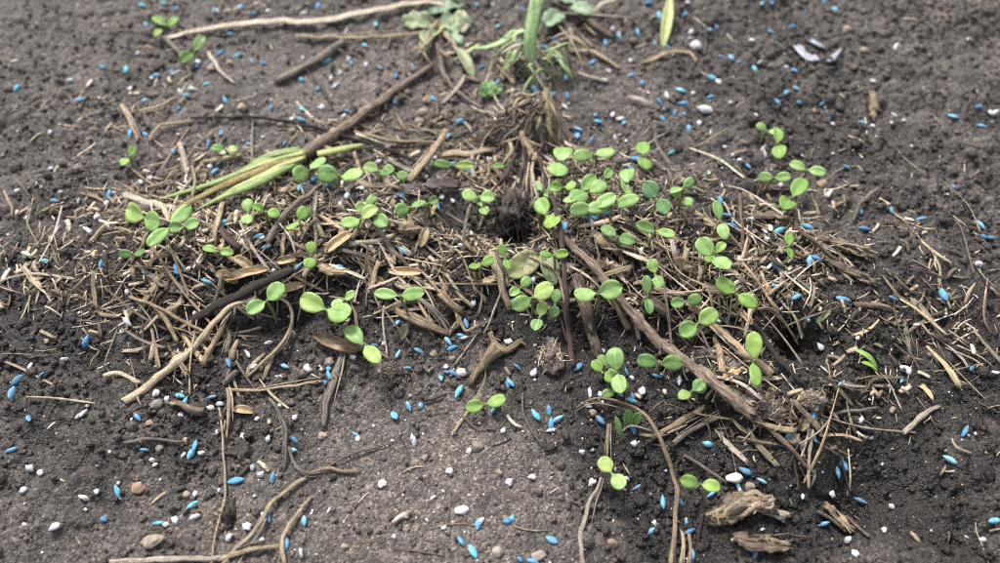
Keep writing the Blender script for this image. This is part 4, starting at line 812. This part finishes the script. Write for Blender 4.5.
chunk('bleached brown wood shard lying beside the dark pit', [(826,505,.8),(838,517,1),(852,531,.6)], 12, .5, 'tanwood', 'the wood shard by the pit', 24, 3)
chunk('lumpy tan wood at the near side of the mound crest', [(592,233,3),(606,242,3),(617,252,2)], 14, .6, 'wood', None, 25, 3)
chunk('broad brown bark piece on the right soil under the bent twig', [(820,236,.6),(845,246,1),(872,254,.6)], 16, .35, 'twig', 'the broad bark piece', 26, 4)
chunk('dark bark strip on the right litter below the broad bark piece', [(826,258,.6),(850,270,.8),(876,282,.5)], 11, .4, 'twig', None, 27, 3)
chunk('brown bark strip between the two right clumps', [(752,217,.6),(772,215,1),(790,212,.6)], 12, .35, 'twig', None, 28, 2)
chunk('short tan wood bit behind the near left seedlings', [(318,268,2),(330,271,2.5),(345,272,1.5)], 13, .6, 'tanwood', None, 29, 2)
chunk('tan wood bit on the crest of the mound above the husk', [(400,228,2.5),(411,229,3),(422,229,2)], 11, .7, 'wood', None, 30, 2)
chunk('flat tan wood flake lying behind the long flat pair', [(397,282,2.5),(405,287,2.5),(413,288,2)], 10, .5, 'pale', None, 31, 2)
chunk('tan rotten piece at the right edge of the far soil', [(872,92,.5),(874,105,1),(873,118,.5)], 9, .6, 'wood', None, 32, 1)

VAR = {}
def stone(px, py, wpx, m, label, asp=.8, name='pebble', cat='pebble', group='pebbles on the soil', lm=None):
    k = (m, len(VAR)%5); rr = random.Random(int(px*17+py*3)); kk = (m, rr.randrange(4))
    if kk not in VAR: VAR[kk] = lump_mesh(name, 3, rr.random()*40, .28, (1,1,1), 1.1, .05)
    s = wpx*mmpx(py)*MM/2; o = obj(name, VAR[kk], m, None, P(px, py, s/MM*.25)); o.scale = (s, s*asp*1.1, s*asp*.8); o.rotation_euler = (rr.uniform(-.3,.3), rr.uniform(-.3,.3), rr.uniform(-.4,.4))
    tag(o, label, cat, group)
    if lm: LAND.append((px, py, lm))
    return o
ST = [(157,404,12,'stone_grey','grey pebble beside the cut brown root'),(149,423,8,'stone_orange','small orange pebble below the cut brown root'),(187,441,9,'stone_tan','brown pebble at the tip of the level grey twig'),
 (151,542,22,'stone_tan','large beige stone in the lower left'),(138,488,13,'stone_orange','flat orange brown stone on the left crumbly soil'),(160,448,8,'stone_grey','small grey stone under the level grey twig'),
 (477,447,12,'stone_tan','round brown pebble next to a white granule on packed soil'),(499,473,7,'stone_tan','small yellowish pebble on the packed soil'),(498,552,12,'stone_grey','grey pebble at the lower edge of the packed soil'),
 (450,471,8,'stone_pale','pale grey pebble in the middle of the packed soil'),(425,458,8,'stone_tan','tan pebble on the packed soil left of the pale grey one'),(322,436,9,'stone_tan','tan pebble below the frayed grey stalk'),
 (593,413,8,'stone_tan','brown pebble beside an upright blue seed'),(538,556,15,'stone_grey','flat grey stone at the lower edge'),(612,544,12,'stone_orange','orange stone between the pale stem and the arched stem'),
 (794,439,13,'stone_tan','yellow stone at the foot of the diagonal stick'),(750,487,10,'stone_tan','tan pebble beside the lavender white lump'),(804,428,8,'stone_tan','small tan pebble above the yellow stone'),
 (617,470,6,'stone_tan','tiny tan pebble behind the twin-leaf seedling'),(434,354,8,'stone_tan','brown pebble in front of the long flat wood chip'),(452,359,7,'stone_tan','tan pebble between two clusters of blue seeds'),
 (329,362,10,'stone_tan','pale tan pebble left of the frayed grey stalk'),(237,10,9,'stone_tan','tan pebble behind the arched far straw'),(227,11,7,'stone_tan','smaller tan pebble touching another behind the arched straw'),
 (211,68,8,'stone_orange','orange pebble by the pale forked root'),(242,107,9,'stone_tan','pale tan pebble behind the thin black twig'),(282,124,9,'stone_tan','tan pebble in front of the thin black twig'),
 (292,131,8,'stone_tan','second tan pebble in front of the thin black twig'),(427,100,9,'stone_orange','orange tan crumb beside a blue seed by the grey brown branch'),(422,112,10,'stone_tan','tan crumb right of the grey brown branch'),
 (419,122,10,'stone_tan','lowest tan crumb right of the grey brown branch'),(847,29,9,'stone_tan','pale double pebble on the far right soil'),(864,50,8,'stone_tan','yellow pebble at the far right edge'),
 (854,67,7,'stone_tan','yellowish pebble right of the plastic shred'),(814,111,6,'stone_orange','tiny orange pebble on the right soil'),(696,45,11,'stone_pale','pale pinkish stone on the far soil'),
 (640,101,24,'stone_grey','pale blurred flat stone in the far middle soil'),(706,109,15,'white','bright white flat chip on the far right soil'),(382,484,9,'stone_pale','pale stone chip on the packed soil'),
 (462,510,14,'stone_pale','thin pale grey flake on the packed soil'),(407,515,8,'stone_grey','light grey pebble on the front packed soil'),(344,547,7,'stone_tan','tan pebble in the front of the packed soil'),
 (180,415,7,'stone_pale','pale pebble under the cut brown root'),(186,495,8,'stone_tan','tan pebble above a blue seed on the left soil'),(822,184,10,'stone_orange','reddish brown pebble behind the pale wide right pair'),
 (745,300,9,'stone_tan','yellowish pebble right of the drooping seedling'),(735,478,17,'stone_pale','lumpy lavender white lump beside the rough grey twig'),(790,296,7,'stone_tan','tan pebble behind the deep hole')]
for (x,y,wp,m,lab) in ST: stone(x,y,wp,m,lab, .3 if wp > 23 else .55 if wp > 13 else .8)
LAND += [(151,542,'the large beige stone'),(538,556,'the flat grey stone'),(794,439,'the yellow stone'),(640,101,'the pale blurred stone'),(706,109,'the white chip'),(735,478,'the lavender white lump'),(477,447,'the round brown pebble'),(462,510,'the thin grey flake'),(157,404,'the grey pebble'),(797,350,'the deep hole'),(856,500,'the dark pit')]
# plastic shred
tag(strand('plastic_shred', [(799,47,1.0),(804,54,.8),(811,57,.6),(819,58,.6),(828,59,.6),(835,55,.8),(841,49,1.4)], 10, 'plastic', .1, (.9,1.1,.2), ragged=.9, rough=.35, lump=.5), 'curved shred of milky plastic on the far right soil', 'plastic shred'); LAND.append((820,55,'the plastic shred'))
tag(strand('plastic_shred', [(811,40,.8),(818,43,1),(825,47,.6)], 6, 'plastic', .3, ragged=.3), 'tiny milky plastic scrap behind the curved shred', 'plastic shred')

# ------------------------------------------------------------------ blue seeds and white granules, read off the photograph
BLUE = """142,5 163,3 214,10 254,13 220,53 238,55 252,61 264,63 156,75 172,72 207,84 145,100 178,109 225,100 271,108 186,95 317,90 145,134 130,134 221,134 126,69 318,6
376,24 327,61 351,62 379,67 396,75 413,66 396,102 434,99 460,121 459,134 472,133 448,136 498,26 477,5 482,67 350,112 649,3 606,42 638,33 619,36 655,43 593,62 557,60 545,47 555,39 567,95 557,119
578,129 577,136 592,140 598,121 631,75 642,83 624,123 663,119 675,113 683,103 681,90 684,114 689,128 535,90 665,109 685,14 519,42 762,3 772,3 806,12 824,1 834,9 792,27 771,32 717,27 710,30 720,56 731,57 739,62
755,69 794,70 712,78 787,92 799,102 822,104 711,97 862,122 811,41 208,144 249,144 285,143 173,151 219,163 215,171 221,223 258,236 266,247 300,188 314,180 299,266 176,268 453,164 467,170 475,163 327,186 400,195
418,205 437,205 403,251 336,268 629,167 636,159 672,152 565,226 591,218 608,213 695,195 748,166 704,177 720,200 727,215 732,226 847,167 861,212 865,229 809,261 816,258 778,266 807,227 779,231
176,272 206,281 284,366 228,363 179,396 212,397 397,323 374,345 398,354 419,351 406,369 448,341 452,348 460,335 466,323 441,376 446,372 453,373 459,392 508,383 329,369 325,383 329,375
527,276 517,367 510,383 578,367 627,372 657,376 619,393 633,398 514,300 776,286 796,297 843,299 808,320 842,383 137,417 195,445 192,453 235,481 294,440 291,450 273,478 193,505 158,523 268,517 304,521 286,544
421,406 394,415 356,435 461,541 473,552 478,524 507,521 536,415 549,410 558,419 551,425 600,420 633,401 633,427 638,487 663,502 679,501 653,529 687,525 689,532 692,555 512,519 552,540 520,560 533,562
813,415 812,436 810,447 708,444 746,471 762,481 838,473 844,465 861,501 824,524 755,554 712,494 738,486"""
WHITE = """138,53 198,62 180,92 192,89 218,11 303,13 268,11 303,58 152,78 130,89 292,119 263,137 419,53 331,78 340,73 336,85 322,107 344,116 493,4 496,119 500,136 366,65 349,58 613,29 619,33 630,60 609,71 604,80 662,55 691,32
690,38 667,96 693,93 613,114 620,119 565,107 615,137 698,108 648,93 688,2 752,40 760,62 786,67 719,82 787,112 833,124 756,115 699,123 873,81 873,126 150,178 186,182 210,167 262,237 223,153 141,182 446,147 490,160 468,161 426,177 379,161 362,188
347,196 442,197 453,201 460,245 371,247 532,179 581,182 587,177 658,149 560,210 592,223 611,154 644,180 725,147 733,155 740,160 765,154 781,185 752,219 827,195 765,231 767,239 739,259 763,149
188,269 195,313 268,343 248,354 254,367 307,369 282,377 156,393 167,399 129,310 127,322 127,292 473,304 464,338 461,373 446,367 384,344 380,374 322,369 353,357 508,342 533,280 638,312 602,351 534,373 509,342 632,378 642,391 590,393 601,395 679,380
821,347 718,321 858,338 211,408 220,404 218,432 184,454 201,453 155,465 152,460 243,437 268,439 280,405 295,418 195,494 195,517 175,521 166,525 252,467 247,527 261,540 254,534 229,538 301,553 257,419 260,475
358,439 503,430 469,451 394,537 444,528 414,441 481,521 509,482 588,405 551,430 592,450 582,452 634,444 627,479 592,483 511,484 532,477 653,521 861,420 832,494 848,540 855,554 803,497 740,492 729,470"""
parse = lambda s: [tuple(map(int, p.split(','))) for p in s.split()]
def seed_mesh(k):
    rr = random.Random(k); n, m = 10, 11; v, f, uv = [], [], []
    for i in range(m):
        t = i/(m-1); r = max(.02, math.sin(math.pi*t**(.88+.1*rr.random()*0))**.85); 
        for j in range(n):
            a = 2*math.pi*j/n; q = r*(1+.10*mnoise.noise(Vector((math.cos(a)*1.2+k*5, math.sin(a)*1.2, t*4))))
            v.append(((t-.5)*2, math.cos(a)*q*.41, math.sin(a)*q*.34+.07*math.sin(t*3.1+k)))
    for i in range(m-1):
        for j in range(n): a, b = i*n+j, i*n+(j+1)%n; f.append((a, b, b+n, a+n))
    f.append(tuple(range(n-1,-1,-1))); f.append(tuple((m-1)*n+j for j in range(n)))
    return mesh('blue_seed', v, f)
SEEDM = [seed_mesh(k) for k in range(6)]; GRAN = [lump_mesh('white_granule', 2, 5+3.3*k, .42, (1,.78,.7), 1.6, .2) for k in range(7)]
def where(px, py, used):
    """a phrase for the place by the landmark next to it"""
    lx, ly, ph = min(LAND, key=lambda l: math.hypot(l[0]-px, (l[1]-py)*1.15)); dx, dy = px-lx, py-ly
    a = math.degrees(math.atan2(-dy*1.15, dx)) % 360
    d = 'right of' if a < 30 or a >= 330 else 'behind' if 55 <= a < 125 else 'left of' if 150 <= a < 210 else 'in front of' if 235 <= a < 305 else 'behind right of' if a < 55 else 'behind left of' if a < 150 else 'front left of' if a < 235 else 'front right of'
    return d, ph, math.hypot(dx, dy)
ORD = ['','second','third','fourth','fifth','sixth','seventh','eighth','ninth','tenth','eleventh','twelfth','13th','14th','15th','16th','17th','18th','19th','20th','21st','22nd','23rd','24th','25th']
def autolabel(items, kindword):
    """items: (obj, px, py); each gets its own label by the next landmark, counted outward from it"""
    by = {}
    for o, px, py, kw in items:
        d, ph, r = where(px, py, None); by.setdefault((kw or kindword, d, ph), []).append((r, o))
    for (kw, d, ph), lst in by.items():
        lst.sort(key=lambda q: q[0])
        for k, (r, o) in enumerate(lst):
            o['label'] = (f'{kw} {d} {ph}' if len(lst) == 1 else f'{kw} {d} {ph}, ' + ('next to it' if k == 0 else f'{ORD[k]} away'))
blue, white = parse(BLUE), parse(WHITE)
rs = random.Random(99)
for k in range(64):                                # the soil beside the photograph's frame goes on the same way
    x = rs.choice([rs.uniform(4,118), rs.uniform(884,996)]); (blue if k % 2 else white).append((x, rs.uniform(5,558)))
for k in range(34): blue.append((rs.uniform(130,870), rs.choice([rs.uniform(2,130), rs.uniform(2,130), rs.uniform(380,555)])))
items = []
for k, (x, y) in enumerate(blue):
    rr = random.Random(k*13+5); L_ = rr.gauss(4.1,.5)*MM/2
    o = obj('blue_seed', SEEDM[k%6], 'blue', None, P(x, y, rr.uniform(-.05,.6)+1.5*float(band(np.float64(x),np.float64(y))))); o.scale = (L_, L_*rr.uniform(.78,1.28), L_*rr.uniform(.8,1.15))
    if rr.random() < .1: o.scale = (L_*.55, L_*1.05, L_)          # chipped
    o.rotation_euler = (rr.uniform(0,6.28), rr.gauss(0,.22), rr.uniform(0,6.28)); tag(o, '', 'seed', 'blue coated seeds strewn over the soil'); items.append((o, x, y, None))
autolabel(items, 'blue coated seed')
items = []
for k, (x, y) in enumerate(white):
    rr = random.Random(k*17+3); s = rr.uniform(1.5,2.7)*MM/2; el = rr.random() < .22
    if (x, y) in ((461,373),(307,369),(652,521),(706,109)): s = .0017
    o = obj('white_granule', GRAN[k%7], 'white', None, P(x, y, .3+1.5*float(band(np.float64(x),np.float64(y))))); o.scale = (s*(1.5 if el else 1.05), s*(.75 if el else 1), s*.9)
    o.rotation_euler = (rr.uniform(-.5,.5), rr.uniform(-.5,.5), rr.uniform(0,6.28)); tag(o, '', 'granule', 'white granules strewn over the soil'); items.append((o, x, y, 'small elongated white granule' if el else 'small white granule'))
for k in range(110):
    x, y = rs.uniform(10,990), rs.uniform(3,560); s = rs.uniform(.35,.7)*MM
    o = obj('white_fleck', GRAN[k%7], 'white', None, P(x, y, .1+1.2*float(band(np.float64(x),np.float64(y))))); o.scale = (s*rs.uniform(.8,1.5), s, s*.8); o.rotation_euler = (rs.random(), rs.random(), rs.uniform(0,6.28))
    tag(o, '', 'fleck', 'tiny white flecks on the soil'); items.append((o, x, y, 'tiny white fleck'))
autolabel(items, '')

# ------------------------------------------------------------------ loose straw litter: 590 single pieces, then fine chaff
KIND = [('straw','dry straw','straw'),('pale','pale straw','straw'),('grey','grey stalk bit','stalk'),('twig','brown twig bit','twig'),('tanwood','tan stalk bit','stalk'),('dark','black twig bit','twig'),('wood','wood splinter','splinter')]
WT = [.42,.26,.12,.06,.06,.03,.05]; rs = random.Random(4); items = []; cnt = 0
NEST = [(505,176,26,9,22),(440,292,30,13,14),(380,248,40,16,16),(470,70,32,32,12),(566,38,24,18,7),(640,262,40,16,14),(150,270,22,30,10),(700,300,30,25,10),(330,235,40,20,10),(820,440,25,20,6),(410,150,50,14,8)]
SPOT = [(rs.gauss(cx,sx), rs.gauss(cy,sy)) for cx, cy, sx, sy, k in NEST for _ in range(k)]
SMV, SMF, SMU, nsm = [], [], [], 0
while cnt < 590:
    if SPOT: x, y = SPOT.pop()
    else:
        x, y = rs.uniform(5,995), rs.uniform(20,520)
        if rs.random() > float(band(np.float64(x), np.float64(y)))*.9: continue
    k = rs.choices(range(7), WT)[0]; m, word, cat = KIND[k]
    ln = rs.uniform(5,15) if rs.random() < .62 else rs.uniform(15,32); r = rs.uniform(.2,.5) if ln > 15 else rs.uniform(.25,.95); r *= MM/1.0
    c = P(x, y, 0); a = rs.uniform(0,math.pi) if rs.random() < .5 else rs.gauss(2.45,.45); d = Vector((math.cos(a), math.sin(a), 0))*ln*MM/2; perp = Vector((-d.y, d.x, 0)).normalized()*rs.gauss(0,.07)*ln*MM
    p0, p1, pm = c-d, c+d, c+perp+d*rs.uniform(-.5,.5)
    z = [samp(Hs,p.x,p.y) for p in (p0,pm,p1)]; tilt = rs.gauss(0,.9)*MM
    zm = max(z[1], (z[0]+z[2])/2) ; p0.z, p1.z, pm.z = z[0]+r*.5, z[2]+r*.5+abs(tilt), zm+r*.5+abs(tilt)*.5
    lift = rs.random()**3*2.5*MM
    for p in (p0,p1,pm): p.z += lift
    fl = rs.choice([.16,.22,.3,.35,.6,.9]); tp = (rs.uniform(.6,1.1), 1, rs.uniform(.4,1.0))
    v, f, uv = tube(smooth_path([p0,pm,p1], max(.0012, r*1.3)), lambda t: r*((tp[0]*(1-t*2)+t*2) if t < .5 else ((2-2*t)+tp[2]*(t*2-1))), 9, fl, .22, 2.2 if fl < .4 else 1.0, cnt+500, .28 if m in ('wood','grey','twig') else .16, rs.uniform(-1.6,1.6), bow=.3 if fl < .5 else 0, rough=.3)
    if cat == 'straw' and ln < 10.2 and nsm < 140:                      # the smallest straws, past 300 of the kind
        k0 = len(SMV); SMV += v; SMU += uv; SMF += [tuple(i+k0 for i in q) for q in f]; nsm += 1; cnt += 1; continue
    v, c0 = local(v); tk = min(1.75, max(.35, rs.lognormvariate(.2,.42))); o = obj({'straw':'straw_piece','stalk':'stalk_piece','twig':'twig_piece','splinter':'wood_splinter'}[cat], mesh('litter', v, f, uv), m, None, c0)
    o.color = (tk*1.0, tk*rs.uniform(.93,1.03), tk*rs.uniform(.86,1.05), 1)
    tag(o, '', cat, 'loose straw litter on the mound'); items.append((o, x, y, ('short ' if ln < 15 else 'long ')+word)); cnt += 1
tag(obj('straw_bits', mesh('straw_bits', SMV, SMF, SMU), 'straw'), 'smallest broken straw bits mixed through the litter', 'straw bits', kind='stuff')
for k in range(70):
    while True:
        x, y = rs.uniform(60,940), rs.uniform(130,440)
        if rs.random() < float(band(np.float64(x), np.float64(y)))**1.5: break
    c = P(x, y, rs.uniform(.3,1.8)); a = rs.uniform(0,6.28); ln_ = rs.uniform(4,10)*MM; d = Vector((math.cos(a), math.sin(a), rs.gauss(0,.25)))*ln_/2
    v, f, uv = leaf_mesh('leaf_scrap', c-d, c+d, Vector((rs.gauss(0,.4), rs.gauss(-.2,.4), 1)).normalized(), rs.uniform(1.4,3.6)*MM, .0003, rs.uniform(-.6,1.0), rs.uniform(-.3,.4), .0, rs.uniform(.8,1.8), 12, 6, .35, k*3.1, .12)
    v, c0 = local(v); o = obj('leaf_scrap', mesh('leaf_scrap', v, f, uv), rs.choice(['dryleaf','dryleaf','darkleaf','brownleaf','brownleaf']), None, c0)
    tag(o, '', 'leaf scrap', 'loose straw litter on the mound'); items.append((o, x, y, 'dry leaf scrap'))
autolabel(items, '')

nC = 18000; V, F = [], []
xs, ys = rng.uniform(-.22,.22,nC*4), rng.uniform(-.09,.145,nC*4); pxs, pys = to_px(xs, ys); kp = rng.random(nC*4) < band(pxs,pys)**1.3*np.clip(.62+1.5*fbm(xs,ys,.012,201,3),.05,1)+.012; xs, ys = xs[kp][:nC], ys[kp][:nC]; n = len(xs)
ln = rng.uniform(1.2,7,n)*rng.choice([.5,1,2.2],n,p=[.36,.4,.24])*MM; rad = rng.uniform(.08,.34,n)*MM; fk = rng.random(n) < .16; rad = np.where(fk, rng.uniform(.4,.9,n)*MM, rad); ln = np.where(fk, rng.uniform(1.5,6,n)*MM, ln); ang = rng.uniform(0,6.28,n); seg = 4
hz = np.abs(rng.normal(0,.9,n))*MM*band(*to_px(xs,ys)); hz2 = rng.normal(0,.7,n)*MM
Vc = np.zeros((n,seg,4,3)); cur = rng.normal(0,.25,n)
for i in range(seg):
    t = i/(seg-1)-.5; x = xs+np.cos(ang)*ln*t-np.sin(ang)*cur*ln*(t*t); y = ys+np.sin(ang)*ln*t+np.cos(ang)*cur*ln*(t*t)
    z = sampv(H,x,y)*.5+sampv(H,xs,ys)*.5+rad*.8+hz+np.abs(hz2)*.5+hz2*t
    for j, (a, b) in enumerate(((1,0),(.3,.32),(-1,.1),(-.2,-.3))):
        k = rad*(1-.5*abs(t)*2*rng.random(n)); Vc[:,i,j,0] = x-np.sin(ang)*k*a; Vc[:,i,j,1] = y+np.cos(ang)*k*a; Vc[:,i,j,2] = z+k*b
fq = [[i*4+j, i*4+(j+1)%4, (i+1)*4+(j+1)%4, (i+1)*4+j] for i in range(seg-1) for j in range(4)]+[[3,2,1,0],[(seg-1)*4+q for q in range(4)]]
bulk('chaff', Vc.reshape(-1,3), (np.array(fq)[None]+np.arange(n)[:,None,None]*seg*4).reshape(-1,4), 'chaff', 'fine chaff and broken fibres matted between the straws', 'chaff')['kind'] = 'stuff'
